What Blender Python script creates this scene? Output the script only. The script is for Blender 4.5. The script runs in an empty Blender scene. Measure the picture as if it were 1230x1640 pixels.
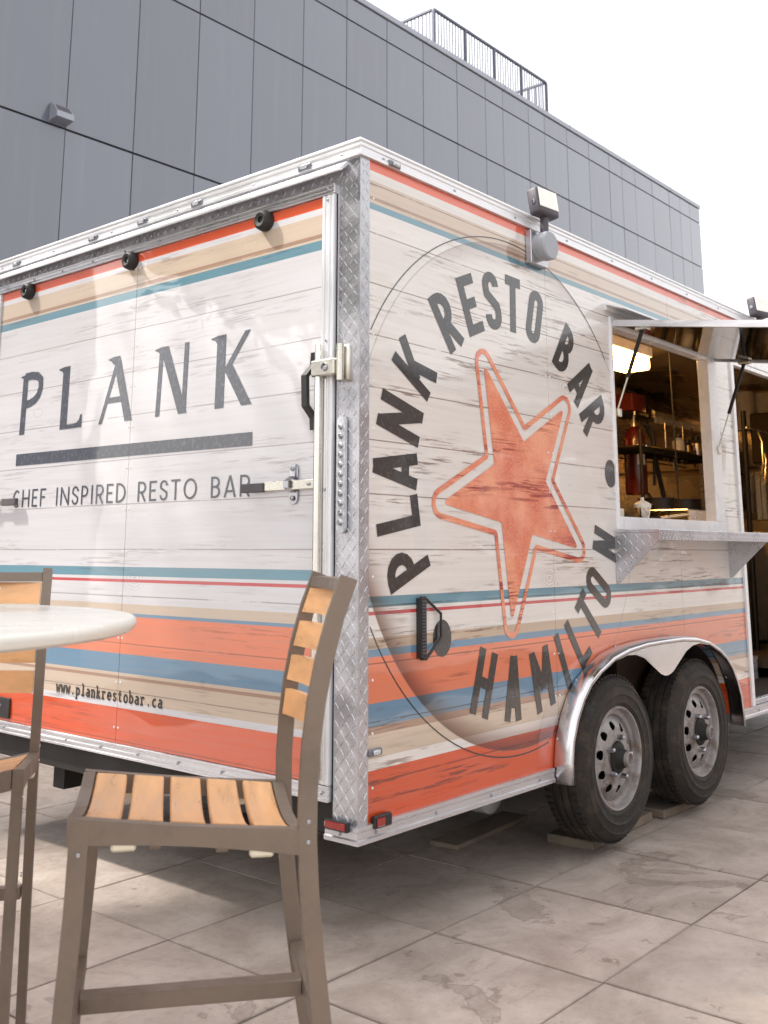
import bpy, bmesh, math, random
from mathutils import Vector, Matrix
from mathutils.geometry import tessellate_polygon
random.seed(7)
scene = bpy.context.scene
COL = scene.collection
R = math.radians

# ------------------------------------------------------------------ camera
cam_d = bpy.data.cameras.new('camera'); cam = bpy.data.objects.new('camera', cam_d); COL.objects.link(cam)
scene.camera = cam
CAM = Vector((-2.4655, -2.1935, 1.2231))
YAW, PITCH = 0.702476, 0.192637
fw = Vector((math.cos(YAW)*math.cos(PITCH), math.sin(YAW)*math.cos(PITCH), math.sin(PITCH)))
cam.location = CAM
cam.rotation_euler = fw.to_track_quat('-Z', 'Y').to_euler()
cam_d.sensor_fit = 'HORIZONTAL'; cam_d.sensor_width = 36.0
cam_d.lens = 1627.56/1230*36.0
cam_d.shift_y = -(820-564.28)/1230
cam_d.clip_start = 0.05; cam_d.clip_end = 2000
cam_d.dof.use_dof = True; cam_d.dof.focus_distance = 3.9; cam_d.dof.aperture_fstop = 8.0

# ------------------------------------------------------------------ world, sun, exposure
SUN = Vector((-0.33, 0.53, 0.78)).normalized()          # towards the sun
el = math.asin(SUN.z); az = math.atan2(SUN.x, SUN.y)     # azimuth clockwise from +Y
world = bpy.data.worlds.new('World'); scene.world = world; world.use_nodes = True
wt = world.node_tree; wn = wt.nodes; wl = wt.links
bg = wn['Background']; sky = wn.new('ShaderNodeTexSky')
sky.sky_type = 'NISHITA'; sky.sun_disc = False
sky.sun_elevation = el; sky.sun_rotation = az
sky.air_density = 1.0; sky.dust_density = 6.0; sky.ozone_density = 1.0
hsv = wn.new('ShaderNodeHueSaturation'); hsv.inputs['Saturation'].default_value = 0.3
wl.new(sky.outputs[0], hsv.inputs['Color'])
veil = wn.new('ShaderNodeMix'); veil.data_type = 'RGBA'; veil.inputs[0].default_value = 0.45      # thin even high cloud
wl.new(hsv.outputs[0], veil.inputs[6]); veil.inputs[7].default_value = (6.35, 6.15, 5.95, 1)
wl.new(veil.outputs[2], bg.inputs['Color'])
bg.inputs['Strength'].default_value = 0.15
sun_d = bpy.data.lights.new('sun', 'SUN'); sun = bpy.data.objects.new('sun', sun_d); COL.objects.link(sun)
sun_d.energy = 2.0; sun_d.angle = R(3.0); sun_d.color = (1.0, 0.94, 0.85)
sun.rotation_euler = SUN.to_track_quat('Z', 'Y').to_euler(); sun.location = (-20, 12, 27)
vs = scene.view_settings
vs.view_transform = 'Standard'; vs.look = 'None'; vs.exposure = 1.32; vs.gamma = 1.0; vs.use_curve_mapping = False

# ------------------------------------------------------------------ helpers
def lin(c):
    c = [v/255 for v in c]
    return tuple(v/12.92 if v <= .04045 else ((v+.055)/1.055)**2.4 for v in c)+(1.0,)

def tag(o, label=None, cat=None, group=None, kind=None):
    if label: o['label'] = label
    if cat: o['category'] = cat
    if group: o['group'] = group
    if kind: o['kind'] = kind
    return o

def thing(name, label, cat, loc=(0, 0, 0), rotz=0, group=None):
    o = bpy.data.objects.new(name, None); COL.objects.link(o)
    o.location = loc; o.rotation_euler = (0, 0, rotz); o.empty_display_size = .1
    return tag(o, label, cat, group)

def link(name, mesh, mat, parent=None, world_coords=True, loc=None):
    o = bpy.data.objects.new(name, mesh); COL.objects.link(o)
    if mat is not None and not mesh.materials: mesh.materials.append(mat)
    if parent is not None:
        o.parent = parent
        if world_coords:
            p = parent; off = Vector((0, 0, 0))
            while p is not None: off += p.location; p = p.parent
            o.location = -off
    if loc is not None: o.location = o.location + Vector(loc)
    return o

class MB:
    """collects shapes into one mesh"""
    def __init__(s): s.bm = bmesh.new()
    def face(s, pts):
        try: return s.bm.faces.new([s.bm.verts.new(p) for p in pts])
        except ValueError: return None
    def box(s, lo, hi, bev=0.0, seg=1, mtx=None):
        lo, hi = [min(a, b) for a, b in zip(lo, hi)], [max(a, b) for a, b in zip(lo, hi)]
        c = [(a+b)/2 for a, b in zip(lo, hi)]; d = [b-a for a, b in zip(lo, hi)]
        m = Matrix.Translation(c) @ Matrix.Diagonal((*d, 1))
        r = bmesh.ops.create_cube(s.bm, size=1, matrix=m)
        if bev > 0:
            es = list({e for v in r['verts'] for e in v.link_edges})
            rb = bmesh.ops.bevel(s.bm, geom=es, offset=min(bev, min(d)*.45), segments=seg, affect='EDGES', profile=.5)
            vv = list({v for f in rb['faces'] for v in f.verts})
            vv = list({v for f in {f for v in vv for f in v.link_faces} for v in f.verts})
        else: vv = r['verts']
        if mtx is not None: bmesh.ops.transform(s.bm, matrix=mtx, verts=vv)
        return s
    def tube(s, pts, r, n=10, cap=True, closed=False, rs=None):
        P = [Vector(p) for p in pts]; rings = []
        up = None
        for i, p in enumerate(P):
            a = P[i-1] if (i > 0 or closed) else p
            b = P[(i+1) % len(P)] if (i < len(P)-1 or closed) else p
            t = (b-a).normalized()
            if up is None:
                up = Vector((0, 0, 1)) if abs(t.z) < .9 else Vector((1, 0, 0))
            x = t.cross(up).normalized(); up = x.cross(t).normalized()
            rr = rs[i] if rs else r
            rings.append([s.bm.verts.new(p+(x*math.cos(k*2*math.pi/n)+up*math.sin(k*2*math.pi/n))*rr) for k in range(n)])
        m = len(rings)
        for i in range(m if closed else m-1):
            A, B = rings[i], rings[(i+1) % m]
            for k in range(n): s.bm.faces.new((A[k], A[(k+1) % n], B[(k+1) % n], B[k]))
        if cap and not closed:
            s.bm.faces.new(list(reversed(rings[0]))); s.bm.faces.new(rings[-1])
        return s
    def sweep(s, pts, sec, side, caps=True):
        """rectangular section swept along pts; side = fixed width direction; sec=(width along side, depth) or per-point list"""
        P = [Vector(p) for p in pts]; side = Vector(side).normalized(); rings = []
        for i, p in enumerate(P):
            t = (P[min(i+1, len(P)-1)]-P[max(i-1, 0)]).normalized()
            nrm = t.cross(side).normalized()
            w, d = sec[i] if isinstance(sec, list) else sec
            rings.append([s.bm.verts.new(p+side*(a*w/2)+nrm*(b*d/2)) for a, b in ((-1, -1), (1, -1), (1, 1), (-1, 1))])
        for A, B in zip(rings, rings[1:]):
            for k in range(4): s.bm.faces.new((A[k], A[(k+1) % 4], B[(k+1) % 4], B[k]))
        if caps:
            s.bm.faces.new(list(reversed(rings[0]))); s.bm.faces.new(rings[-1])
        return s
    def lathe(s, prof, org=(0, 0, 0), axis='Z', n=32, cap=True):
        org = Vector(org); rings = []
        for r, h in prof:
            ring = []
            for k in range(n):
                a = 2*math.pi*k/n; c, d = r*math.cos(a), r*math.sin(a)
                v = {'Z': (c, d, h), 'Y': (c, h, d), 'X': (h, c, d)}[axis]
                ring.append(s.bm.verts.new(org+Vector(v)))
            rings.append(ring)
        for A, B in zip(rings, rings[1:]):
            for k in range(n): s.bm.faces.new((A[k], A[(k+1) % n], B[(k+1) % n], B[k]))
        for rg, (r, h) in ((rings[0], prof[0]), (rings[-1], prof[-1])):
            if r > 1e-5 and cap: s.bm.faces.new(rg)
        return s
    def prism(s, poly, f0, f1):
        """poly: 2D pts; f0,f1 map (u,v)->3D for the two sides"""
        A = [s.bm.verts.new(f0(*p)) for p in poly]; B = [s.bm.verts.new(f1(*p)) for p in poly]
        n = len(poly)
        for t in tessellate_polygon([[Vector((p[0], p[1], 0)) for p in poly]]):
            s.bm.faces.new([A[k] for k in t]); s.bm.faces.new([B[k] for k in reversed(t)])
        for k in range(n): s.bm.faces.new((A[k], B[k], B[(k+1) % n], A[(k+1) % n]))
        return s
    def flat(s, poly, f):
        A = [s.bm.verts.new(f(*p)) for p in poly]
        for t in tessellate_polygon([[Vector((p[0], p[1], 0)) for p in poly]]): s.bm.faces.new([A[k] for k in t])
        return s
    def mesh(s, name, smooth=None):
        bmesh.ops.recalc_face_normals(s.bm, faces=s.bm.faces)
        me = bpy.data.meshes.new(name); s.bm.to_mesh(me); s.bm.free()
        if smooth is not None:
            for p in me.polygons: p.use_smooth = True
            try: me.set_sharp_from_angle(angle=R(smooth))
            except Exception: pass
        return me
    def build(s, name, mat, parent=None, smooth=None, local=False, loc=None):
        return link(name, s.mesh(name, smooth), mat, parent, not local, loc)

# ------------------------------------------------------------------ materials
class NT:
    def __init__(s, name):
        s.m = bpy.data.materials.new(name); s.m.use_nodes = True
        s.t = s.m.node_tree; s.b = s.t.nodes['Principled BSDF']
    def n(s, t, **kw):
        x = s.t.nodes.new('ShaderNode'+t)
        for k, v in kw.items(): setattr(x, k, v)
        return x
    def put(s, sock, v):
        if hasattr(v, 'is_linked') or hasattr(v, 'links'): s.t.links.new(v, sock)
        else: sock.default_value = v
    def math(s, op, a, b=0.0, c=None):
        x = s.n('Math', operation=op); s.put(x.inputs[0], a); s.put(x.inputs[1], b)
        if c is not None: s.put(x.inputs[2], c)
        return x.outputs[0]
    def smooth(s, v, lo, hi, a=0.0, b=1.0):
        x = s.n('MapRange', interpolation_type='SMOOTHSTEP'); s.put(x.inputs[0], v)
        for i, q in enumerate((lo, hi, a, b)): x.inputs[i+1].default_value = q
        return x.outputs[0]
    def mix(s, f, a, b, blend='MIX'):
        x = s.n('Mix', data_type='RGBA', blend_type=blend); s.put(x.inputs[0], f); s.put(x.inputs[6], a); s.put(x.inputs[7], b)
        return x.outputs[2]
    def noise(s, vec, scale, detail=3.0, rough=.5, dist=0.0):
        x = s.n('TexNoise'); 
        if vec is not None: s.put(x.inputs['Vector'], vec)
        x.inputs['Scale'].default_value = scale; x.inputs['Detail'].default_value = detail
        x.inputs['Roughness'].default_value = rough; x.inputs['Distortion'].default_value = dist
        return x.outputs['Fac']
    def comb(s, x, y, z):
        c = s.n('CombineXYZ'); s.put(c.inputs[0], x); s.put(c.inputs[1], y); s.put(c.inputs[2], z); return c.outputs[0]
    def bump(s, h, strength=.2, dist=.01):
        x = s.n('Bump'); x.inputs['Strength'].default_value = strength; x.inputs['Distance'].default_value = dist
        s.put(x.inputs['Height'], h); return x.outputs[0]

def mat(name, col, rough=.5, metal=0.0, var=.08, scale=6.0, bump=0.0, bscale=None, coat=0.0, rvar=.1, stretch=None, spec=None):
    N = NT(name); b = N.b
    tc = N.n('TexCoord').outputs['Object']
    v = tc
    if stretch:
        mp = N.n('Mapping'); mp.inputs['Scale'].default_value = stretch; N.put(mp.inputs['Vector'], tc); v = mp.outputs[0]
    f = N.noise(v, scale, 5, .6)
    c = lin(col); lo = tuple(x*(1-var) for x in c[:3])+(1,); hi = tuple(min(1, x*(1+var)) for x in c[:3])+(1,)
    N.put(b.inputs['Base Color'], N.mix(N.smooth(f, .3, .7), lo, hi))
    N.put(b.inputs['Roughness'], N.smooth(f, .3, .7, max(.02, rough-rvar), rough+rvar))
    b.inputs['Metallic'].default_value = metal
    if spec is not None: b.inputs['Specular IOR Level'].default_value = spec
    if coat: b.inputs['Coat Weight'].default_value = coat; b.inputs['Coat Roughness'].default_value = .05
    if bump: N.put(b.inputs['Normal'], N.bump(N.noise(v, bscale or scale*4, 4), bump, .004))
    return N.m

WHITE = (220, 216, 213)
def wrap_material(name, axis, stops, disc=None, grime=.2, coat=1.0):
    """glossy printed vinyl: white-washed planks with coloured stripes (flat print)"""
    N = NT(name); b = N.b
    tc = N.n('TexCoord').outputs['Object']; sp = N.n('SeparateXYZ'); N.put(sp.inputs[0], tc)
    h, z = sp.outputs['X' if axis == 'X' else 'Y'], sp.outputs['Z']
    rp = N.n('ValToRGB'); cr = rp.color_ramp; cr.interpolation = 'CONSTANT'
    N.put(rp.inputs[0], N.math('DIVIDE', z, 3.0))
    cr.elements[0].position = 0.0; cr.elements[0].color = lin(stops[0][1])
    cr.elements.remove(cr.elements[1])
    for zz, c in stops[1:]:
        e = cr.elements.new(zz/3.0); e.color = lin(c)
    col = rp.outputs[0]
    # per-plank tone and seams
    pl = N.math('DIVIDE', N.math('ADD', z, .03), .178)
    fl = N.math('FLOOR', pl); fr = N.math('FRACT', pl)
    wn_ = N.n('TexWhiteNoise', noise_dimensions='1D'); N.put(wn_.inputs['W'], fl)
    col = N.mix(1.0, col, N.mix(wn_.outputs[0], (.93, .92, .915, 1), (1, 1, 1, 1)), 'MULTIPLY')
    seed = N.math('MULTIPLY', wn_.outputs[0], 37.0)
    low = N.noise(N.comb(N.math('MULTIPLY', h, 1.3), seed, N.math('MULTIPLY', z, 3.0)), 1.0, 3)
    wob = N.math('MULTIPLY', N.math('SUBTRACT', low, .5), .05)
    frw = N.math('ADD', fr, wob)
    seam = N.math('MULTIPLY', N.math('LESS_THAN', N.math('ABSOLUTE', N.math('SUBTRACT', frw, .06)), .012),
                  N.smooth(N.noise(N.comb(N.math('MULTIPLY', h, 3.0), seed, 0.0), 1.0, 5, .7), .34, .46))
    # long grain streaks, broken up by a mask
    g1 = N.noise(N.comb(N.math('MULTIPLY', h, 5.0), seed, N.math('MULTIPLY', z, 95.0)), 1.0, 5, .65, .4)
    msk = N.smooth(N.noise(N.comb(N.math('MULTIPLY', h, 1.3), N.math('ADD', seed, 9.0), N.math('MULTIPLY', z, 8.0)), 1.0, 4, .6), .50, .64)
    st = N.math('MULTIPLY', N.smooth(g1, .50, .60), msk)
    g2 = N.noise(N.comb(N.math('MULTIPLY', h, 1.6), seed, N.math('MULTIPLY', z, 60.0)), 1.0, 5, .6, .6)
    col = N.mix(N.math('MULTIPLY', N.smooth(g2, .35, .75), grime), col, (.30, .235, .20, 1), 'MIX')
    dark = N.mix(1.0, col, (.30, .21, .17, 1) if disc else (.50, .45, .46, 1), 'MULTIPLY')
    col = N.mix(N.math('MULTIPLY', st, .9 if disc else .6), col, dark)
    col = N.mix(N.math('MULTIPLY', seam, .85), col, dark)
    # knots with rings
    vo = N.n('TexVoronoi'); vo.inputs['Scale'].default_value = 1.0
    N.put(vo.inputs['Vector'], N.comb(N.math('MULTIPLY', h, 1.5), 3.0, N.math('MULTIPLY', z, 2.6)))
    d = vo.outputs['Distance']
    ring = N.math('SINE', N.math('ADD', N.math('MULTIPLY', d, 210.0), N.math('MULTIPLY', g2, 9.0)))
    kn = N.math('MULTIPLY', N.smooth(ring, .5, .95), N.smooth(d, .17, .04))
    col = N.mix(N.math('MULTIPLY', kn, .5), col, dark)
    # thin rubbed scratches
    sc = N.noise(N.comb(N.math('MULTIPLY', h, 22.0), 5.0, N.math('MULTIPLY', z, 60.0)), 1.0, 4, .75)
    col = N.mix(N.math('MULTIPLY', N.math('MULTIPLY', N.smooth(sc, .64, .69), N.smooth(low, .45, .6)), .7 if disc else .4), col, (.20, .15, .13, 1))
    if disc:
        cx, cz, rad = disc
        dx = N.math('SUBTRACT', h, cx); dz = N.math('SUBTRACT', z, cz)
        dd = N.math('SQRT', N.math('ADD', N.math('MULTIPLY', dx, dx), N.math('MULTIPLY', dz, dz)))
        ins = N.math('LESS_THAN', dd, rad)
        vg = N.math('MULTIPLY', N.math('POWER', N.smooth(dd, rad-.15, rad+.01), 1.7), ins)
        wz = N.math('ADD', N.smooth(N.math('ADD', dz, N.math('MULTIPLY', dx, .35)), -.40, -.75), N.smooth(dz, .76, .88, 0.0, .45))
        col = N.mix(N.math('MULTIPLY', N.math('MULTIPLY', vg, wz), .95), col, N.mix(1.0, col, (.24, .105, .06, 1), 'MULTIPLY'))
        ed = N.math('MULTIPLY', N.math('LESS_THAN', N.math('ABSOLUTE', N.math('SUBTRACT', dd, rad)), .003), .35)
        col = N.mix(ed, col, (.1, .07, .06, 1))
    N.put(b.inputs['Base Color'], col)
    b.inputs['Roughness'].default_value = .42
    b.inputs['Coat Weight'].default_value = coat; b.inputs['Coat Roughness'].default_value = .035; b.inputs['Coat IOR'].default_value = 1.55
    wav = N.noise(N.comb(N.math('MULTIPLY', h, 1.0), 0.0, z), 1.6, 2)
    N.put(b.inputs['Coat Normal'], N.bump(wav, .5, .02))
    return N.m

WHITE2 = (206, 205, 210)  # same vinyl, toned darker and cooler: rear light put into the colour
TEAL, BLUE, SALM, ORNG = (94, 140, 158), (96, 136, 166), (222, 120, 82), (204, 72, 14)
TAN, BRN, RED1, RED2, TAN2 = (198, 180, 162), (160, 128, 108), (228, 92, 54), (190, 66, 72), (188, 166, 144)
side_stops = [(0, ORNG), (.545, WHITE), (.582, TAN), (.655, BRN), (.676, BLUE), (.746, SALM), (.889, BLUE), (.903, TAN2), (.945, WHITE),
              (1.013, RED2), (1.026, WHITE), (1.04, TEAL), (1.073, WHITE), (2.368, TEAL), (2.397, TAN), (2.405, BRN), (2.419, TAN), (2.48, WHITE), (2.512, RED1)]
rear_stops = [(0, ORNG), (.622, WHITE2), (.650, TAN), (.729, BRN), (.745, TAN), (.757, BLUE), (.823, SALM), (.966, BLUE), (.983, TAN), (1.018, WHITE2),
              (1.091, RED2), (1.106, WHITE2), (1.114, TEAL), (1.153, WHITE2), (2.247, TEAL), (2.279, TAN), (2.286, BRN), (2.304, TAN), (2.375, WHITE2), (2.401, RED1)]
M = {}
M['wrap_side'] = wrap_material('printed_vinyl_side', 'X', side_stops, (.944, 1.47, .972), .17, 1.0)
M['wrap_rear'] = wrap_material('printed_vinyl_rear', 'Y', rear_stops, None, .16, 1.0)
M['alu'] = mat('brushed_aluminium', (206, 206, 211), .34, .75, .06, 3.0, .05, 40, stretch=(1, 1, 14))
M['alu_white'] = mat('white_painted_aluminium', (228, 229, 232), .28, 0.0, .04, 5.0, coat=.3)
M['roof_rail'] = mat('satin_aluminium_rail', (226, 227, 231), .38, .45, .06, 2.5, .03, 30)
M['plate'] = mat('tread_plate_aluminium', (188, 188, 194), .26, .7, .12, 7.0, .05, 60)
M['fender'] = mat('polished_aluminium', (206, 205, 208), .2, 1.0, .06, 4.0, .03, 15)
M['zinc'] = mat('zinc_steel', (206, 203, 194), .32, 1.0, .10, 14.0)
M['rod'] = mat('plated_rod', (232, 228, 220), .22, .9, .05, 10.0)
M['mirror'] = mat('mirror_steel', (150, 146, 142), .07, 1.0, .05, 3.0, .03, 5, rvar=.03)
M['lamp_base'] = mat('grey_lamp_base', (120, 122, 130), .35, .5, .1, 30.0)
M['chrome'] = mat('bolt_steel', (168, 168, 174), .22, .9, .12, 30.0)
M['black_rubber'] = mat('black_rubber', (36, 34, 34), .6, 0, .2, 20.0, .1)
M['black_plastic'] = mat('black_plastic', (40, 38, 40), .42, 0, .15, 20.0)
M['grip'] = mat('grey_rubber_grip', (84, 80, 84), .75, 0, .15, 30.0, .15)
def dirty(name, c0, c1, rough, metal, scale, th=(.45, .7), amt=.8, bump=.1):
    N = NT(name); b = N.b; tc = N.n('TexCoord').outputs['Object']
    f = N.noise(tc, scale, 6, .7, .3); g_ = N.noise(tc, scale*6, 4, .6)
    c = N.mix(N.math('MULTIPLY', N.smooth(f, *th), amt), lin(c0), lin(c1)); c = N.mix(N.math('MULTIPLY', N.smooth(g_, .5, .75), .3), c, lin(c1))
    N.put(b.inputs['Base Color'], c); N.put(b.inputs['Roughness'], N.smooth(f, .3, .7, rough, min(.95, rough+.3))); b.inputs['Metallic'].default_value = metal
    if bump: N.put(b.inputs['Normal'], N.bump(g_, bump, .003))
    return N.m
M['tyre'] = dirty('tyre_rubber', (34, 31, 29), (92, 78, 66), .6, 0, 9.0, (.45, .75), .6, .25)
M['rim'] = dirty('painted_steel_rim', (156, 152, 152), (96, 78, 64), .34, .4, 11.0, (.46, .72), .85, .06)
M['dark'] = mat('underbody_paint', (26, 22, 20), .7, 0, .3, 5.0)
M['red_lens'] = mat('red_lens', (150, 22, 12), .15, 0, .1, 40.0, coat=1)
M['clear_lens'] = mat('clear_lens', (196, 200, 206), .12, .2, .1, 60.0, coat=1)
M['grey_box'] = mat('grey_pvc', (152, 156, 164), .45, 0, .05, 10.0)
M['lamp_face'] = mat('lamp_glass', (232, 230, 224), .1, 0, .05, 10.0, coat=1)
M['charcoal'] = mat('charcoal_housing', (72, 68, 76), .5, 0, .1, 10.0)
M['inside'] = mat('stainless_lining', (176, 160, 136), .3, .85, .2, 2.0, .12, 3)
M['inside_dark'] = mat('dark_kitchen_lining', (60, 48, 38), .5, .2, .2, 3.0)
M['steel'] = mat('stainless_steel', (200, 192, 180), .22, 1.0, .10, 3.0, .15, 4)
M['ext_red'] = mat('extinguisher_red', (84, 17, 11), .3, 0, .06, 8.0, coat=.4)
M['box_red'] = mat('dull_red_enamel', (96, 28, 20), .4, 0, .1, 8.0)
M['paper'] = mat('white_paper', (222, 216, 206), .8, 0, .04, 20.0)
M['black_steel'] = mat('black_wire_steel', (34, 30, 28), .45, .5, .2, 20.0)
M['brass'] = mat('brass', (190, 150, 80), .25, 1.0, .1, 20.0)
M['board'] = mat('grey_slab', (122, 110, 97), .85, 0, .2, 9.0, .2, 60)
M['tank'] = mat('white_tank_plastic', (200, 200, 200), .5, 0, .06, 8.0)
M['frame_brown'] = dirty('bronze_powder_coat', (124, 110, 98), (110, 97, 87), .34, .3, 4.0, (.4, .7), .6, .03)
M['teak'] = mat('faux_teak_slat', (222, 170, 120), .33, 0, .14, 3.0, .05, 50, stretch=(9, 1, 9), rvar=.08)
M['nylon'] = mat('nylon_pad', (214, 206, 184), .5, 0, .05, 20.0)
M['table_white'] = mat('white_table_laminate', (216, 213, 206), .24, 0, .015, 3.0)
M['napkin'] = mat('white_tissue', (240, 240, 240), .9, 0, .03, 20.0, .2)
def cladding():
    N = NT('anthracite_cladding'); b = N.b; oi = N.n('ObjectInfo').outputs['Random']; tc = N.n('TexCoord').outputs['Object']
    c = N.mix(oi, lin((90, 94, 107)), lin((100, 105, 119)))
    sp = N.n('SeparateXYZ'); N.put(sp.inputs[0], tc)
    st = N.noise(N.comb(N.math('MULTIPLY', sp.outputs['X'], 5.0), 0.0, N.math('MULTIPLY', sp.outputs['Z'], .35)), 1.0, 4, .6)
    c = N.mix(N.math('MULTIPLY', N.smooth(st, .5, .8), .25), c, lin((122, 124, 130)))
    N.put(b.inputs['Base Color'], c); b.inputs['Roughness'].default_value = .28; b.inputs['Metallic'].default_value = .1
    b.inputs['Coat Weight'].default_value = .9; b.inputs['Coat Roughness'].default_value = .12; b.inputs['Coat IOR'].default_value = 1.65
    w = N.math('ADD', N.noise(tc, .55, 2), N.math('MULTIPLY', oi, .0)); N.put(b.inputs['Coat Normal'], N.bump(w, .35, .03))
    return N.m
M['panel'] = cladding()
M['joint'] = mat('dark_joint_backing', (30, 29, 31), .8, 0, .1, 3.0)  # dark backing sheet that shows in the panel joints
M['coping'] = mat('coping_metal', (148, 152, 162), .35, .3, .06, 1.5)
M['rail_paint'] = mat('railing_paint', (88, 92, 108), .45, .2, .06, 5.0)
M['ground'] = mat('far_ground_concrete', (150, 146, 142), .85, 0, .2, .3, .1, 4)
M['grout'] = mat('joint_sand', (70, 61, 55), .95, 0, .25, 20.0, .2, 80)

def print_black(name='black_print', c0=(34, 31, 31), c1=(78, 76, 80), lo=.50, hi=.72):
    N = NT(name); b = N.b
    tc = N.n('TexCoord').outputs['Object']
    f = N.noise(tc, 60.0, 5, .7)
    N.put(b.inputs['Base Color'], N.mix(N.smooth(f, lo, hi), lin(c0), lin(c1)))
    b.inputs['Roughness'].default_value = .4
    b.inputs['Coat Weight'].default_value = .8; b.inputs['Coat Roughness'].default_value = .05; b.inputs['Coat IOR'].default_value = 1.55
    wav = N.noise(tc, 1.6, 2); N.put(b.inputs['Coat Normal'], N.bump(wav, .25, .02))
    return N.m
M['print'] = print_black()
M['print_rear'] = print_black('glare_grey_print', (58, 61, 72), (100, 106, 122), .46, .78)  # sky glare on the rear letters is put into the print colour

def star_material():
    N = NT('star_print'); b = N.b
    tc = N.n('TexCoord').outputs['Object']; sp = N.n('SeparateXYZ'); N.put(sp.inputs[0], tc)
    h, z = sp.outputs['X'], sp.outputs['Z']
    cl = N.noise(tc, 5.0, 4, .6)
    c = N.mix(N.smooth(cl, .35, .65), lin((208, 108, 76)), lin((230, 154, 120)))
    fs = N.noise(N.comb(N.math('MULTIPLY', h, 60.0), 1.0, N.math('MULTIPLY', z, 160.0)), 1.0, 4, .7)
    c = N.mix(N.math('MULTIPLY', N.smooth(fs, .48, .62), .4), c, lin((228, 168, 146)))
    g = N.noise(N.comb(N.math('MULTIPLY', h, 3.5), 2.0, N.math('MULTIPLY', z, 60.0)), 1.0, 5, .7, .5)
    m = N.smooth(N.noise(N.comb(N.math('MULTIPLY', h, 1.5), 1.0, N.math('MULTIPLY', z, 7.0)), 1.0, 2), .42, .62)
    c = N.mix(N.math('MULTIPLY', N.smooth(g, .48, .58), m), c, lin((146, 36, 28)))
    N.put(b.inputs['Base Color'], c); b.inputs['Roughness'].default_value = .42
    b.inputs['Coat Weight'].default_value = 1.0; b.inputs['Coat Roughness'].default_value = .04
    return N.m
M['star'] = star_material()

def tile_material():
    N = NT('porcelain_paver'); b = N.b
    ps = N.n('NewGeometry').outputs['Position']; tc = N.n('TexCoord').outputs['Object']
    oi = N.n('ObjectInfo').outputs['Random']
    off = N.n('VectorMath', operation='ADD'); N.put(off.inputs[0], ps); N.put(off.inputs[1], N.comb(N.math('MULTIPLY', oi, 40.0), N.math('MULTIPLY', oi, 17.0), 0.0))
    v = off.outputs[0]
    c1 = N.noise(v, 3.0, 7, .68, .5); c2 = N.noise(v, 22.0, 5, .75); c3 = N.noise(v, 190.0, 3, .6)
    base = N.mix(N.smooth(c1, .32, .70), lin((158, 144, 135)), lin((192, 179, 171)))
    base = N.mix(N.math('MULTIPLY', N.smooth(c2, .48, .72), .30), base, lin((134, 122, 113)))
    base = N.mix(N.math('MULTIPLY', N.smooth(c3, .50, .75), .22), base, lin((110, 100, 92)))
    # dried spills with a sharper tide line
    s1 = N.noise(ps, 1.9, 5, .62, .6)
    sp_ = N.math('ADD', N.math('MULTIPLY', N.smooth(s1, .618, .628), .26), N.math('MULTIPLY', N.math('MULTIPLY', N.smooth(s1, .612, .622), N.smooth(s1, .640, .624)), .22))
    base = N.mix(sp_, base, lin((96, 82, 72)))
    # drips, scuffs and grit
    s2 = N.noise(ps, 7.0, 6, .72, .3)
    base = N.mix(N.math('MULTIPLY', N.smooth(s2, .63, .66), .45), base, lin((84, 70, 61)))
    mp = N.n('Mapping'); mp.inputs['Rotation'].default_value = (0, 0, .7); mp.inputs['Scale'].default_value = (3.5, 40, 1); N.put(mp.inputs['Vector'], ps)
    s4 = N.noise(mp.outputs[0], 1.0, 4, .6)
    base = N.mix(N.math('MULTIPLY', N.math('MULTIPLY', N.smooth(s4, .60, .68), N.smooth(N.noise(ps, 1.1, 2), .5, .62)), .4), base, lin((104, 92, 84)))
    s3 = N.noise(ps, 60.0, 3, .6)
    base = N.mix(N.math('MULTIPLY', N.smooth(s3, .70, .74), .6), base, lin((62, 52, 46)))
    # dirt gathered along the joints
    xy = N.n('SeparateXYZ'); N.put(xy.inputs[0], tc)
    e = N.math('MINIMUM', N.math('MINIMUM', xy.outputs['X'], N.math('SUBTRACT', TS, xy.outputs['X'])), N.math('MINIMUM', xy.outputs['Y'], N.math('SUBTRACT', TS, xy.outputs['Y'])))
    ed = N.smooth(N.math('SUBTRACT', e, N.math('MULTIPLY', N.noise(ps, 14.0, 4, .7), .018)), .003, -.007)
    base = N.mix(N.math('MULTIPLY', ed, .38), base, lin((92, 80, 71)))
    base = N.mix(1.0, base, N.mix(oi, (.91, .91, .90, 1), (1.05, 1.04, 1.03, 1)), 'MULTIPLY')
    N.put(b.inputs['Base Color'], base)
    N.put(b.inputs['Roughness'], N.smooth(c2, .35, .7, .44, .66))
    N.put(b.inputs['Normal'], N.bump(N.math('ADD', N.noise(v, 90.0, 5, .65), N.math('MULTIPLY', c1, .6)), .22, .003))
    return N.m
TS, TX, TY = .609, .408, .018
M['tile'] = tile_material()

def glow(name, col, strength):
    N = NT(name); b = N.b
    b.inputs['Base Color'].default_value = lin((240, 232, 210)); b.inputs['Emission Color'].default_value = lin(col); b.inputs['Emission Strength'].default_value = strength
    return N.m
M['tube_glow'] = glow('lit_diffuser', (255, 190, 104), 14.0)

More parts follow.
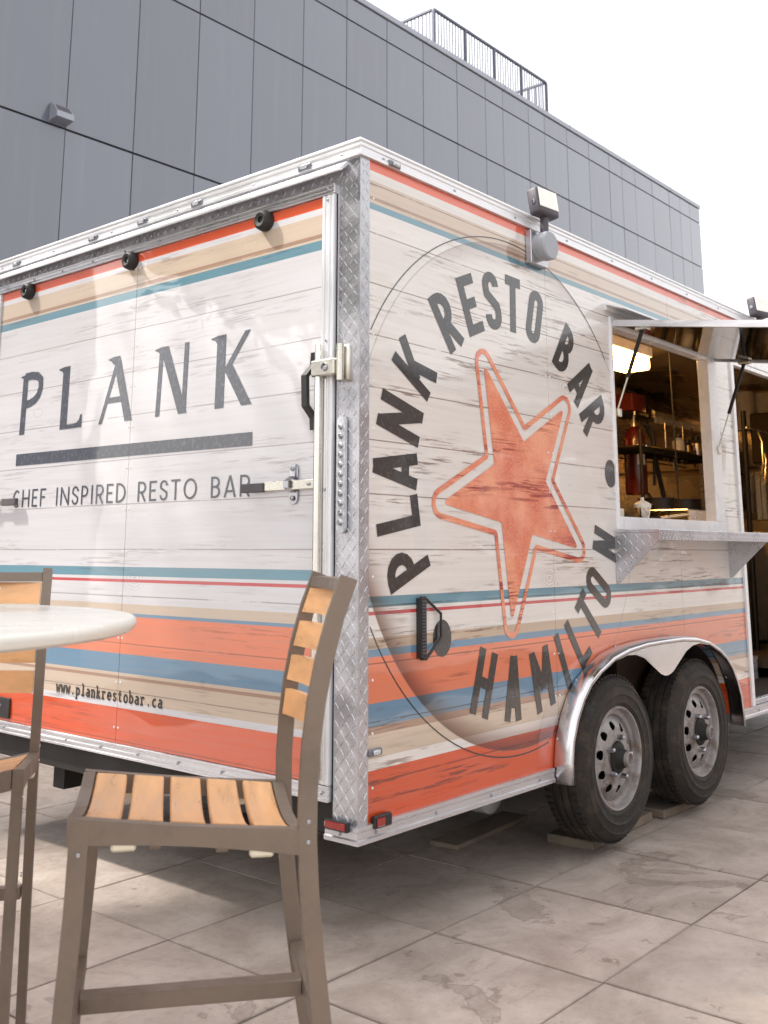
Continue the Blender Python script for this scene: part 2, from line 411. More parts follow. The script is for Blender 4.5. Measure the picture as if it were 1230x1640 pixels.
# ------------------------------------------------------------------ ground and paving
mb = MB(); mb.face([(-150, -150, -.03), (150, -150, -.03), (150, 150, -.03), (-150, 150, -.03)])
tag(mb.build('ground', M['ground']), kind='structure')
TS, TX, TY = .609, .408, .018
mb = MB(); mb.face([(-4.6, -5.2, -.011), (9.0, -5.2, -.011), (9.0, 6.4, -.011), (-4.6, 6.4, -.011)])
pave = tag(mb.build('pavement', M['grout']), kind='structure')
mb = MB(); mb.box((.0024, .0024, -.02), (TS-.0024, TS-.0024, 0), .0014)
tile_me = mb.mesh('paver_tile')
tile_me.materials.append(M['tile'])
ti = 0
for i in range(-5, 13):
    for j in range(-5, 10):
        x0, y0 = TX+i*TS, TY+j*TS
        o = link('paver_tile', tile_me, None, pave, False)
        o.location = (x0, y0, random.uniform(-.0022, .0012)); o.rotation_euler = (random.gauss(0, .0016), random.gauss(0, .0016), 0)

# ------------------------------------------------------------------ building behind
BY = 10.3
bld = thing('panel_building', 'dark grey flat-roofed building clad in large metal panels behind the trailer', 'building', (12, BY, 0))
mb = MB(); mb.box((-5.85, BY+.03, 0), (28.04, BY+14, 12.04))
mb.build('wall', M['joint'], bld)
xs = [-5.87, -4.65, -3.43, -2.21, -.99, .23, 1.45, 2.67, 3.9, 5.13, 6.31, 7.51, 8.73, 9.96, 11.16, 12.39, 13.6, 14.83, 15.95, 16.68, 17.82, 18.57, 19.68, 20.83, 21.97, 22.72, 23.53, 24.64, 25.8, 26.58, 27.29, 28.08]  # left end past the view is lengthened to shade ground behind the trailer
zs = [.1, 1.5, 4.36, 7.23, 10.09, 11.56, 12.05]
for x0, x1 in zip(xs, xs[1:]):
    for z0, z1 in zip(zs, zs[1:]):
        mb = MB(); y = BY+random.uniform(-.001, .001)
        mb.box((x0+.007, y, z0+.016), (x1-.007, BY+.045, z1-.016), .002)
        ta, tb_ = random.gauss(0, .0022), random.gauss(0, .0012)
        for v in mb.bm.verts:
            if v.co.y < BY+.02: v.co.y += ta*(v.co.x-(x0+x1)/2)+tb_*(v.co.z-(z0+z1)/2)
        mb.build('cladding_panel', M['panel'], bld)
mb = MB(); mb.box((-5.9, BY-.035, 12.06), (28.11, BY+.4, 12.19), .01); mb.build('coping', M['coping'], bld)
mb = MB()
for k in range(1, 9): mb.box((1.5+k*3.05, BY-.042, 12.055), (1.53+k*3.05, BY+.38, 12.196), .003)
mb.build('coping_joint_cover', M['coping'], bld)
# far return wall panels so that the end is closed from the side
for z0, z1 in zip(zs, zs[1:]):
    for k in range(4):
        mb = MB(); mb.box((28.03, BY+.05+k*3.4, z0+.016), (28.075, BY+3.43+k*3.4, z1-.016), .002); mb.build('cladding_panel', M['panel'], bld)
        mb = MB(); mb.box((-5.875, BY+.05+k*3.4, z0+.016), (-5.84, BY+3.43+k*3.4, z1-.016), .002); mb.build('cladding_panel', M['panel'], bld)

rail = thing('roof_railing', 'slim grey metal railing with vertical bars on the roof edge of the building', 'railing', (17.8, 11.3, 12.1))
def rail_run(p0, p1, posts, nb):
    p0, p1 = Vector(p0), Vector(p1)
    mb = MB(); side = (p1-p0).normalized()
    mb.sweep([p0, p1], (.06, .06) if True else None, (0, 0, 1)); mb.build('top_rail', M['rail_paint'], rail)
    d = Vector((0, 0, -1.72))
    mb = MB(); mb.sweep([p0+d, p1+d], (.04, .04), (0, 0, 1)); mb.build('bottom_rail', M['rail_paint'], rail)
    for q in posts:
        c = p0.lerp(p1, q); mb = MB(); mb.box((c.x-.04, c.y-.03, 12.05), (c.x+.04, c.y+.03, c.z-.02)); mb.build('post', M['rail_paint'], rail)
    for k in range(nb):
        c = p0.lerp(p1, (k+.5)/nb); mb = MB(); mb.box((c.x-.011, c.y-.011, c.z-1.71), (c.x+.011, c.y+.011, c.z-.03)); mb.build('baluster', M['rail_paint'], rail)
rail_run((15.31, 11.3, 13.93), (20.41, 11.3, 13.93), (0, .25, .5, .75, 1), 44)
rail_run((15.31, 11.36, 13.93), (15.31, 14.2, 13.93), (.5, 1), 25)
rail_run((20.41, 11.36, 13.93), (20.41, 14.2, 13.93), (.5, 1), 25)
ladder = thing('roof_hatch_frame', 'low metal frame lying along the roof edge below the railing', 'roof frame', (16.1, 10.9, 12.1))
mb = MB()
mb.tube([(14.95, 10.9, 12.62), (17.0, 10.9, 12.62)], .02, 6); mb.tube([(14.95, 10.9, 12.62), (14.95, 10.9, 12.1)], .02, 6); mb.tube([(17.0, 10.9, 12.62), (17.0, 10.9, 12.1)], .02, 6)
mb.build('frame_rail', M['rail_paint'], ladder)
for k in range(13):
    x = 15.08+k*.15; mb = MB(); mb.tube([(x, 10.9, 12.1), (x, 10.9, 12.6)], .01, 6); mb.build('frame_bar', M['rail_paint'], ladder)

wl_ = thing('wall_light', 'small square floodlight fixed to the grey panel wall', 'wall light', (5.0, BY, 7.36))
mb = MB()
sec = [(0, 7.27), (0, 7.55), (-.07, 7.53), (-.20, 7.38), (-.20, 7.30)]
mb.prism(sec, lambda y, z: (4.86, BY+y, z), lambda y, z: (5.14, BY+y, z)); mb.build('housing', M['coping'], wl_)
a, c = Vector((0, BY-.0735, 7.531)), Vector((0, BY-.1985, 7.387))
mb = MB(); n_ = Vector((0, -.755, .655))*.003
p, q = a.lerp(c, .12)+n_, a.lerp(c, .85)+n_
mb.face([(4.885, p.y, p.z), (5.115, p.y, p.z), (5.115, q.y, q.z), (4.885, q.y, q.z)]); mb.build('lens', M['charcoal'], wl_)

# ------------------------------------------------------------------ unseen tree added left of the picture to shade the terrace, mirrored in the door
def added_tree(loc, h, crown, label, seed, nclump=150, nleaf=70):
    rd = random.Random(seed); t = thing('added_tree', label, 'tree', loc)
    x, y, _ = loc; (cz, rx, rz_) = crown
    mb = MB(); mb.tube([(x, y, 0), (x+.05, y, h*.25), (x-.04, y+.05, h*.5), (x, y, h*.8)], .1, 10, rs=[.15, .12, .10, .04])
    limbs = []
    for k in range(11):
        a = k*2.4; z = h*(.36+.04*k); e = Vector((x+math.cos(a)*rx*.75, y+math.sin(a)*rx*.75, z+.6+rd.random()*.6)); s_ = Vector((x, y, z-.2))
        mb.tube([s_, s_.lerp(e, .5)+Vector((0, 0, .15)), e], .03, 6, rs=[.045, .03, .012]); limbs.append(e)
    mb.build('trunk', mat('bark', (86, 72, 60), .9, 0, .2, 12.0, .4, 30), t, 50)
    mb = MB(); bm = mb.bm
    for c in range(nclump):
        while True:
            p = Vector((rd.uniform(-1, 1), rd.uniform(-1, 1), rd.uniform(-1, 1)))
            if .2 < p.length < 1: break
        c_ = Vector((x+p.x*rx, y+p.y*rx, cz+p.z*rz_)); rr = rd.uniform(.22, .5)
        for l in range(nleaf):
            q = c_+Vector((rd.gauss(0, rr*.5), rd.gauss(0, rr*.5), rd.gauss(0, rr*.4))); n = Vector((rd.gauss(0, 1), rd.gauss(0, 1), rd.gauss(.6, 1))).normalized()
            u = n.orthogonal().normalized(); v = n.cross(u); L = rd.uniform(.05, .09)
            bm.faces.new([bm.verts.new(q+u*L), bm.verts.new(q+v*L*.5), bm.verts.new(q-u*L), bm.verts.new(q-v*L*.5)])
    me = bpy.data.meshes.new('crown'); bm.to_mesh(me); bm.free()
    N = NT('leaf_'+str(seed)); oi = N.noise(N.n('TexCoord').outputs['Object'], 1.5, 3)
    N.put(N.b.inputs['Base Color'], N.mix(N.smooth(oi, .3, .7), lin((52, 72, 34)), lin((84, 108, 48)))); N.b.inputs['Roughness'].default_value = .55
    link('crown', me, N.m, t)
    return t
added_tree((-2.45, 2.15, 0), 4.6, (3.6, 1.45, .85), 'leafy green tree added outside the left edge to shade the terrace', 5, 240, 75)

bk = thing('added_brick_building', 'low brown brick building added unseen behind the viewer for reflections', 'building', (12, -12, 0))  # unseen building, added so the trailer side has something dark to reflect
def brick_mat():
    N = NT('brown_brick'); t = N.n('TexBrick'); ps = N.n('TexCoord').outputs['Object']; sp = N.n('SeparateXYZ'); N.put(sp.inputs[0], ps)
    N.put(t.inputs['Vector'], N.comb(sp.outputs['X'], sp.outputs['Z'], 0.0)); t.inputs['Scale'].default_value = 1.0
    t.inputs['Brick Width'].default_value = .23; t.inputs['Row Height'].default_value = .075; t.inputs['Mortar Size'].default_value = .006
    t.inputs['Color1'].default_value = lin((112, 74, 56)); t.inputs['Color2'].default_value = lin((92, 60, 48)); t.inputs['Mortar'].default_value = lin((130, 120, 110))
    N.put(N.b.inputs['Base Color'], t.outputs[0]); N.b.inputs['Roughness'].default_value = .85; return N.m
mb = MB(); mb.box((1.0, -20, 0), (34, -12.05, 5.2)); mb.build('wall', brick_mat(), bk)
mb = MB(); mb.box((.9, -20.1, 5.2), (34.1, -11.9, 5.45), .02); mb.build('parapet', M['coping'], bk)
for k in range(10):
    x = 2.4+k*3.1
    mb = MB(); mb.box((x, -12.06, 1.1), (x+1.7, -12.0, 3.6)); w_ = mb.build('window', M['alu_white'], bk)
    for j in range(2): mb = MB(); mb.box((x+.06+j*.82, -12.01, 1.16), (x+.82+j*.82, -11.99, 3.54)); mb.build('pane', M['charcoal'], w_)
added_tree((6.5, -7.8, 0), 6.0, (4.4, 1.8, 1.6), 'broad leafy tree added unseen behind the viewer, in front of the brick building', 11, 110, 55)  # unseen tree, added for the reflections in the trailer side

# ------------------------------------------------------------------ lettering (stroke glyphs)
def arc(cx, cy, rx, ry, a0, a1, n=10):
    return [(cx+rx*math.cos(R(a0+(a1-a0)*k/n)), cy+ry*math.sin(R(a0+(a1-a0)*k/n))) for k in range(n+1)]

def ribbon(bm, pts, w, fmap, closed=False):
    P = [Vector(p) for p in pts]; n = len(P); L = []; Rr = []
    for i in range(n):
        a = P[i-1] if (i or closed) else None; b = P[(i+1) % n] if (i < n-1 or closed) else None
        t0 = (P[i]-a).normalized() if a is not None else None
        t1 = (b-P[i]).normalized() if b is not None else None
        t0 = t0 or t1; t1 = t1 or t0
        n0, n1 = Vector((-t0.y, t0.x)), Vector((-t1.y, t1.x))
        m = (n0+n1); m = m.normalized() if m.length > 1e-6 else n0
        k = 1/max(.45, m.dot(n0)); m = m*k*w/2
        L.append(bm.verts.new(fmap(*(P[i]+m)))); Rr.append(bm.verts.new(fmap(*(P[i]-m))))
    for i in range(n if closed else n-1):
        j = (i+1) % n
        bm.faces.new((L[i], L[j], Rr[j], Rr[i]))

def bowl(L, T, B, Rt, n=8):
    r = (T-B)/2; xm = max(L, Rt-r)
    return [(L, T)]+arc(xm, (T+B)/2, Rt-xm, r, 90, -90, n)+[(L, B)]

def glyph(ch, w, s, oval=False):
    a = s/2; L, Rt, T, B = a, w-a, 1-a, a; r = (w-s)/2
    G = {
        'P': [[(L, 0), (L, 1)], bowl(L, T, .44, Rt)],
        'R': [[(L, 0), (L, 1)], bowl(L, T, .46, Rt), [(w*.42, .48), (Rt+a*.3, 0)]],
        'B': [[(L, 0), (L, 1)], bowl(L, T, .52, Rt-.03), bowl(L, .52, B, Rt)],
        'L': [[(L, 1), (L, B), (w, B)]],
        'A': [[(L*.9, 0), (w/2-a*.15, 1)], [(w/2+a*.15, 1), (w-L*.9, 0)], [(w*.24, .28), (w*.76, .28)]],
        'N': [[(L, 0), (L, 1)], [(L, 1-a*.6), (Rt, a*.6)], [(Rt, 0), (Rt, 1)]],
        'K': [[(L, 0), (L, 1)], [(L+a*.5, .36), (Rt, 1)], [(w*.46, .56), (Rt, 0)]],
        'E': [[(w, T), (L, T), (L, B), (w, B)], [(L, .52), (w*.86, .52)]],
        'F': [[(w, T), (L, T), (L, 0)], [(L, .52), (w*.86, .52)]],
        'S': [[(Rt, .74)]+arc(w/2, T-r, r, r, 0, 180)+[(L, .68), (L+.1*r, .62), (Rt-.1*r, .40), (Rt, .33)]+arc(w/2, B+r, r, r, 0, -180)+[(L, .27)]],
        'T': [[(0, T), (w, T)], [(w/2, 0), (w/2, 1-s*.5)]],
        'H': [[(L, 0), (L, 1)], [(Rt, 0), (Rt, 1)], [(L, .5), (Rt, .5)]],
        'M': [[(L, 0), (L, 1)], [(L, 1-a*.4), (w/2, .34)], [(w/2, .34), (Rt, 1-a*.4)], [(Rt, 0), (Rt, 1)]],
        'I': [[(w/2, 0), (w/2, 1)]],
        'D': [[(L, 0), (L, 1)], bowl(L, T, B, Rt, 12)],
        'C': [arc(w/2+.03, .5, r+.03, .5-a, 50, 310, 16)],
    }
    if ch == 'O':
        if oval: return [('c', arc(w/2, .5, r, .5-a, 0, 348, 24))]
        return [('c', arc(w/2, T-r, r, r, 0, 180)+arc(w/2, B+r, r, r, 180, 360))]
    return [('o', p) for p in G[ch]]

def small_glyph(ch):
    X = .64
    S = .10
    def slab(x, y, w=.24): return [(x-w/2, y), (x+w/2, y)]
    o = arc(.34, .32, .22, .30, 0, 340, 14)
    return {
        'w': [[(.06, X), (.19, .02), (.34, .5), (.49, .02), (.62, X)], slab(.08, X, .2), slab(.6, X, .2)],
        '.': [[(.28, .06), (.40, .06)], [(.28, .1), (.40, .1)]],
        'p': [[(.14, -.3), (.14, X)], arc(.34, .32, .2, .28, 160, -160, 14), slab(.16, -.28, .3), slab(.08, X-.03, .14)],
        'l': [[(.34, 1), (.34, .04)], slab(.34, .04, .44), slab(.26, .97, .18)],
        'a': [arc(.3, .19, .18, .16, 0, 340, 12), [(.5, .02), (.5, .45)]+arc(.33, .45, .17, .17, 0, 150, 6), slab(.56, .04, .14)],
        'n': [[(.14, 0), (.14, X)], [(.14, .42)]+arc(.32, .42, .18, .2, 150, 0, 8)+[(.5, 0)], slab(.14, .04), slab(.5, .04), slab(.08, X-.03, .14)],
        'k': [[(.14, 0), (.14, 1)], [(.16, .28), (.48, X)], [(.26, .36), (.52, .02)], slab(.14, .04), slab(.5, .04), slab(.08, .97, .14)],
        'r': [[(.2, 0), (.2, X)], [(.2, .4)]+arc(.38, .42, .18, .2, 150, 30, 6), slab(.22, .04, .36), slab(.12, X-.03, .16)],
        'e': [[(.12, .34), (.56, .34)]+arc(.34, .33, .22, .3, 5, 320, 14)],
        's': [[(.5, .5)]+arc(.34, .48, .16, .14, 20, 200, 8)+[(.22, .4), (.46, .26)]+arc(.34, .18, .17, .15, 10, -170, 8)],
        't': [[(.28, .9), (.28, .2)]+arc(.4, .18, .12, .14, 180, 330, 6), [(.08, X-.04), (.5, X-.04)]],
        'o': [o+[o[0]]],
        'b': [[(.14, 0), (.14, 1)], arc(.34, .32, .2, .28, 160, -160, 14), slab(.08, .97, .14)],
        'c': [arc(.36, .32, .22, .29, 45, 315, 12)],
    }[ch]

def letter_obj(name, strokes, w, fmap, parent, mt, depth_axis):
    bm = bmesh.new()
    for k, (kind, pts) in enumerate(strokes):
        off = Vector(depth_axis)*(.00012*k)
        ribbon(bm, pts, w, (lambda u, v, off=off: Vector(fmap(u, v))+off), kind == 'c')
    me = bpy.data.meshes.new(name); bm.to_mesh(me); bm.free()
    return link(name, me, mt, parent)

# ------------------------------------------------------------------ the trailer
TL, TW = 6.05, 2.46
Z0, ZT = .349, 2.615
trailer = thing('food_trailer', 'white plank-print food trailer with orange and blue stripes and a big red star', 'food trailer', (3.0, 1.2, 0))

def wall_poly(name, poly, mt, y0=0.0, y1=.03):
    mb = MB(); mb.prism(poly, lambda x, z: (x, y0, z), lambda x, z: (x, y1, z)); return mb.build(name, mt, trailer)

fen = [(1.135, .344), (1.14, .42), (1.155, .50), (1.195, .58), (1.25, .652), (1.315, .705), (1.40, .748), (1.52, .79), (1.66, .814), (1.83, .827), (2.014, .829)]
FEN = fen+[(4.028-x, z) for x, z in reversed(fen[:-1])]
arch = [(x, z-.006) for x, z in FEN]
def arch_between(x0, x1):
    def zat(x):
        for (a, b), (c, d) in zip(arch, arch[1:]):
            if a <= x <= c and c > a: return b+(d-b)*(x-a)/(c-a)
    return [(x0, zat(x0))]+[p for p in arch if x0+.004 < p[0] < x1-.004]+[(x1, zat(x1))]
zb, zt = .395, 2.553
WX0, WX1, WZ0, WZ1 = 1.745, 2.972, 1.315, 2.30          # window frame outer
S1, S2 = 1.19, 2.395
g = .001
left = [p for p in arch if p[1] > zb+.01 and p[0] < S1-.004]
pA = [(.046, zb), (1.139, zb)]+left+[arch_between(S1-g, 2.0)[0], (S1-g, zt), (.046, zt)]
side_a = wall_poly('side_panel', pA, M['wrap_side'])
pB = arch_between(S1+g, S2-g)+[(S2-g, WZ0), (WX0, WZ0), (WX0, WZ1), (S2-g, WZ1), (S2-g, zt), (S1+g, zt)]
side_b = wall_poly('side_panel', pB, M['wrap_side'])
DX0, DX1, DZ1 = 3.205, 4.12, 2.30
right = [p for p in arch if p[1] > zb+.01 and p[0] > S2+.004]
pC = [arch_between(S2+g, 2.85)[0]]+right+[(2.889, zb), (DX0, zb), (DX0, zt), (S2+g, zt), (S2+g, WZ1), (WX1, WZ1), (WX1, WZ0), (S2+g, WZ0)]
side_c = wall_poly('side_panel', pC, M['wrap_side'])
wall_poly('side_panel', [(DX0+2*g, DZ1), (DX1-g, DZ1), (DX1-g, zt), (DX0+2*g, zt)], M['wrap_side'])
wall_poly('side_panel', [(DX1+g, zb), (TL-.05, zb), (TL-.05, zt), (DX1+g, zt)], M['wrap_side'])
# rivets down the panel seams
mb = MB()
for sx in (S1, S2, .07):
    for k in range(13):
        z = .5+k*.16
        if sx == S2 and not (.85 < z < 1.3 or z > 2.32): continue
        for dx in ((-.016, .016) if sx > .1 else (0,)): mb.lathe([(.0045, 0), (.0035, -.0018), (0, -.0025)], (sx+dx, 0, z), 'Y', 8)
o = mb.build('seam_rivets', M['alu_white'], trailer); o['kind'] = 'stuff'

# print on the side: ring line, circular lettering, dots, star
CX, CZ = .92, 1.4685
def on_side(x, z): return (x, -.0012, z)
seg = 160; runs = [[]]
for k in range(seg+1):
    t = 2*math.pi*((k+40) % seg)/seg; p = (CX+.9905*math.cos(t), CZ+.9905*math.sin(t))
    if .055 < p[0] < 1.715 and not (1.12 < p[0] and p[1] < .84): runs[-1].append(p)
    elif runs[-1]: runs.append([])
for r_ in runs:
    if len(r_) > 2:
        mb = MB(); ribbon(mb.bm, r_, .0042, lambda u, v: (u, -.0012, v)); mb.build('ring_line', M['print'], trailer)

def ring_letter(ch, ang, outward, r0, hgt, w, sw, parent):
    t = R(ang); up = Vector((math.cos(t), math.sin(t)))*(1 if outward else -1)
    rt = Vector((up.y, -up.x)); c = Vector((CX+math.cos(t)*r0, CZ+math.sin(t)*r0))
    def f(u, v):
        p = c+rt*(u-w/2)*hgt+up*(v-.5)*hgt
        return (p.x, -.0016, p.y)
    letter_obj('letter', glyph(ch, w, sw), sw, f, parent, M['print'], (0, -1, 0))
for ch, an in zip('PLANKRESTOBAR', (203.4, 190, 178, 164.3, 148, 126.6, 112.7, 100.6, 88.9, 76, 55.6, 41.3, 28)):
    ring_letter(ch, an, True, .735, .232, {'A': .54, 'N': .56, 'K': .56}.get(ch, .47), .175, side_a if an > 75 else side_b)
for ch, an in zip('HAMILTON', (-108.4, -93.6, -77.8, -65, -53.6, -43.6, -32.3, -17)):
    ring_letter(ch, an, False, .752, .232, {'M': .60, 'A': .48, 'H': .50, 'I': .18}.get(ch, .46), .165, side_a if an < -70 else side_b)
for x, z in ((.92+.727*math.cos(R(-131.8)), 1.4685+.727*math.sin(R(-131.8))), (1.704, 1.563)):
    mb = MB(); mb.face([(min(x+.052*math.cos(k*R(10)), 1.743), -.0016, z+.062*math.sin(k*R(10))) for k in range(36)]); mb.build('bullet_dot', M['print'], side_a if x < 1 else side_b)

def rounded(poly, r, n=5):
    out = []; P = [Vector(p) for p in poly]; m = len(P)
    for i in range(m):
        a, b, c = P[i-1], P[i], P[(i+1) % m]
        u, v = (a-b).normalized(), (c-b).normalized()
        rr = min(r, (a-b).length*.4, (c-b).length*.4)
        p0, p1 = b+u*rr, b+v*rr
        for k in range(n+1):
            t = k/n; out.append(tuple((1-t)**2*p0+2*t*(1-t)*b+t*t*p1))
    return out
def fillet(poly, rv, rc, n=6):
    P = [Vector(p) for p in poly]; m = len(P); out = []
    ar = sum(P[i-1].x*P[i].y-P[i].x*P[i-1].y for i in range(m))
    for i in range(m):
        a, b, c = P[i-1], P[i], P[(i+1) % m]; u, v = (a-b).normalized(), (c-b).normalized()
        cr_ = (b.x-a.x)*(c.y-b.y)-(b.y-a.y)*(c.x-b.x); r = rv if cr_*ar > 0 else rc
        al = math.acos(max(-1, min(1, u.dot(v))))/2; t = min(r/math.tan(al), .42*min((a-b).length, (c-b).length)); r = t*math.tan(al)
        o = b+(u+v).normalized()*(r/math.sin(al)); p0, p1 = b+u*t-o, b+v*t-o
        a0, a1 = math.atan2(p0.y, p0.x), math.atan2(p1.y, p1.x); d = (a1-a0+math.pi) % (2*math.pi)-math.pi
        out += [(o.x+r*math.cos(a0+d*k/n), o.y+r*math.sin(a0+d*k/n)) for k in range(n+1)]
    return out
def inset(poly, d):
    P = [Vector(p) for p in poly]; m = len(P); out = []
    sg = 1 if sum(P[i-1].x*P[i].y-P[i].x*P[i-1].y for i in range(m)) > 0 else -1
    for i in range(m):
        a, b, c = P[i-1], P[i], P[(i+1) % m]; t0, t1 = (b-a).normalized(), (c-b).normalized()
        n0, n1 = Vector((-t0.y, t0.x))*sg, Vector((-t1.y, t1.x))*sg; mm = (n0+n1).normalized()
        out.append(tuple(b+mm*d/mm.dot(n0)))
    return out
STAR = [(.633, 2.099), (1.0, 1.719), (1.448, 1.953), (1.214, 1.509), (1.546, 1.148), (1.066, 1.224), (.842, .765), (.768, 1.279), (.25, 1.361), (.715, 1.58)]
mb = MB(); ribbon(mb.bm, fillet(inset(STAR, .011), .045, .012), .021, lambda u, v: (u, -.0016, v), True)
mb.build('star_outline', M['star'], side_a)
mb = MB(); mb.flat(fillet(inset(STAR, .056), .010, .012, 3), lambda x, z: (x, -.0016, z)); mb.build('star_fill', M['star'], side_a)

# D-shaped handle on the side
hd = MB()
hd.sweep([(.307, -.012, .872), (.307, -.012, 1.066)], (.03, .02), (1, 0, 0))
hd.tube([(.307, -.01, 1.066), (.325, -.012, 1.068), (.415, -.012, 1.010), (.415, -.012, .93), (.33, -.012, .866), (.307, -.01, .868)], .0055, 6)
hand = hd.build('side_handle', M['black_plastic'], trailer)
mb = MB()
for k in range(17): mb.box((.296, -.026, .885+k*.0105), (.318, -.0215, .890+k*.0105))
mb.build('grip_ribs', M['grip'], hand)

# aluminium trims
def lrail(name, z0, z1, proud, mt, lip=True, xe=None, ye=None):
    """rail running round rear and near side at the trailer edge, mitred at the corner"""
    mb = MB(); q = proud
    prof = [(z0, q*1.5), (z0+.012, q*1.5), (z0+.016, q), (z1-.016, q), (z1-.012, q*1.35), (z1, q*1.35)] if lip else [(z0, q), (z1, q)]
    rows = []
    for z, d in prof:
        rows.append([((xe or TL+d), -d, z), (-d, -d, z), (-d, (ye or TW+d), z)])
    inner = [[(xe or TL, .02, z), (.02, .02, z), (.02, ye or TW, z)] for z in (prof[-1][0], prof[0][0])]
    rows = rows+inner+[rows[0]]
    for A, B in zip(rows, rows[1:]):
        for k in range(2): mb.face([A[k], A[k+1], B[k+1], B[k]])
    bmesh.ops.remove_doubles(mb.bm, verts=mb.bm.verts, dist=1e-5)
    return mb.build(name, mt, trailer)
lrail('bottom_rail', Z0, .40, .010, M['alu'], True, 1.13, .125)
mb = MB(); mb.prism([(.02, Z0), (-.015, Z0), (-.015, Z0+.012), (-.010, Z0+.016), (-.010, .384), (-.0135, .388), (-.0135, .40), (.02, .40)], lambda y, z: (2.90, y, z), lambda y, z: (TL+.01, y, z)); mb.build('bottom_rail', M['alu'], trailer)
lrail('roof_rail', 2.555, 2.602, .010, M['roof_rail'])
mb = MB()
def capedge(mb, d, z0, z1):
    for A, B in (([(TL, -d), (-d, -d), (-d, TW)], None),):
        pass
mb.box((-.017, -.017, 2.604), (TL, TW+.017, 2.616), .004); mb.build('roof_edge', M['alu_white'], trailer)
mb = MB()
NX = 8
for i in range(NX):
    for j in range(4):
        pass
mb.box((.0, .0, 2.6165), (TL-.02, TW, 2.628), .005); mb.build('roof', M['alu_white'], trailer)
# screws on rails
scr = MB()
for k in range(13): scr.lathe([(.006, 0), (.0055, -.003), (.003, -.0045), (0, -.0048)], (.11+k*.42, -.0105, 2.573), 'Y', 8)
for k in range(6): scr.lathe([(.006, 0), (.0055, -.003), (.003, -.0045), (0, -.0048)], (-.0105, .075+k*.45, 2.572), 'X', 8)
for k in (0, 1, 2, 3, 10, 11, 12, 13, 14, 15, 16): scr.lathe([(.006, 0), (.0055, -.003), (.003, -.0045), (0, -.0048)], (.06+k*.32 if k else .075, -.0105, .374), 'Y', 8)
scr.lathe([(.006, 0), (.0055, -.003), (.003, -.0045), (0, -.0048)], (-.0105, .062, .374), 'X', 8)
o = scr.build('rail_screws', M['chrome'], trailer, 40); o['kind'] = 'stuff'

def tread(o, u0, u1, v0, v1, fmap, pitch=.027, ln=.026, wd=.0046, hh=.0018):
    """raised bars of tread plate: fmap(u,v,h)"""
    mb = MB(); nv = int((v1-v0)/pitch); nu = max(1, int(round((u1-u0)/(pitch*.86))))
    du = (u1-u0)/nu; dv = (v1-v0)/nv
    for i in range(nu):
        for j in range(nv):
            c = ((i+.5)*du+u0, (j+.5)*dv+v0); a = R(52 if (i+j) % 2 else -52)
            e = Vector((math.cos(a), math.sin(a))); n = Vector((-e.y, e.x))
            def P(s, t, h): q = Vector(c)+e*s+n*t; return fmap(min(max(q.x, u0), u1), min(max(q.y, v0), v1), h)
            l, w = ln/2, wd/2
            base = [P(-l, 0, 0), P(-l*.45, -w, 0), P(l*.45, -w, 0), P(l, 0, 0), P(l*.45, w, 0), P(-l*.45, w, 0)]
            top = [P(-l*.6, 0, hh), P(-l*.3, -w*.45, hh), P(l*.3, -w*.45, hh), P(l*.6, 0, hh), P(l*.3, w*.45, hh), P(-l*.3, w*.45, hh)]
            B = [mb.bm.verts.new(p) for p in base]; T = [mb.bm.verts.new(p) for p in top]
            mb.bm.faces.new(T)
            for k in range(6): mb.bm.faces.new((B[k], B[(k+1) % 6], T[(k+1) % 6], T[k]))
    t = mb.build('tread_pattern', M['plate'], o); t['kind'] = 'stuff'; return t

# corner posts in tread plate
mb = MB()
mb.prism([(-.004, -.004), (.045, -.004), (.045, .02), (.02, .02), (.02, .098), (-.004, .098)], lambda x, y: (x, y, .40), lambda x, y: (x, y, 2.555))
post = mb.build('corner_post', M['plate'], trailer)
tread(post, .004, .096, .405, 2.545, lambda u, v, h: (-.004-h, u, v))
tread(post, .0, .043, .405, 2.545, lambda u, v, h: (u, -.004-h, v), pitch=.031)
mb = MB(); mb.box((-.004, 2.362, .40), (.02, TW+.004, 2.555)); post2 = mb.build('corner_post', M['plate'], trailer)
mb = MB(); mb.box((-.003, .098, 2.44), (.02, 2.362, 2.555)); head = mb.build('rear_header', M['plate'], trailer)
tread(head, .10, 2.36, 2.445, 2.55, lambda u, v, h: (-.003-h, u, v))

# drip rail over the rear door
mb = MB()
mb.prism([(-.003, 2.545), (-.012, 2.545), (-.05, 2.512), (-.05, 2.503), (-.042, 2.503), (-.008, 2.534), (-.003, 2.534)], lambda x, z: (x, .05, z), lambda x, z: (x, 2.41, z))
mb.build('drip_rail', M['roof_rail'], trailer)

# rear door: frame, two printed sheets, hardware
DY0, DY1 = .104, 2.352
door = MB(); door.box((-.012, DY0, .455), (.02, DY1, 2.478)); rear_door = door.build('rear_door', M['dark'], trailer)
def extr(name, y0, y1, z0, z1, vert):
    """ribbed extrusion"""
    mb = MB(); n = 5; L = (y1-y0) if vert else (z1-z0)
    mb.box((-.028, y0, z0), (-.0125, y1, z1), .002)
    for k in (0.0, .36, .80):
        a = (y0 if vert else z0)+L*k; b = a+L*.2
        if vert: mb.box((-.032, a, z0+.001), (-.026, b, z1-.001), .0015)
        else: mb.box((-.032, y0+.001, a), (-.026, y1-.001, b), .0015)
    return mb.build(name, M['alu'] if not vert else M['roof_rail'], rear_door)
extr('door_stile', DY0, .158, .505, 2.440, True)
extr('door_stile', DY1-.05, DY1, .505, 2.440, True)
extr('door_rail', DY0, DY1, 2.4415, 2.477, False)
extr('door_rail', DY0, DY1, .456, .5035, False)
SEAM = 1.227
sheetA = MB().box((-.020, .159, .505), (-.0125, SEAM-.0012, 2.439)).build('door_sheet', M['wrap_rear'], rear_door)
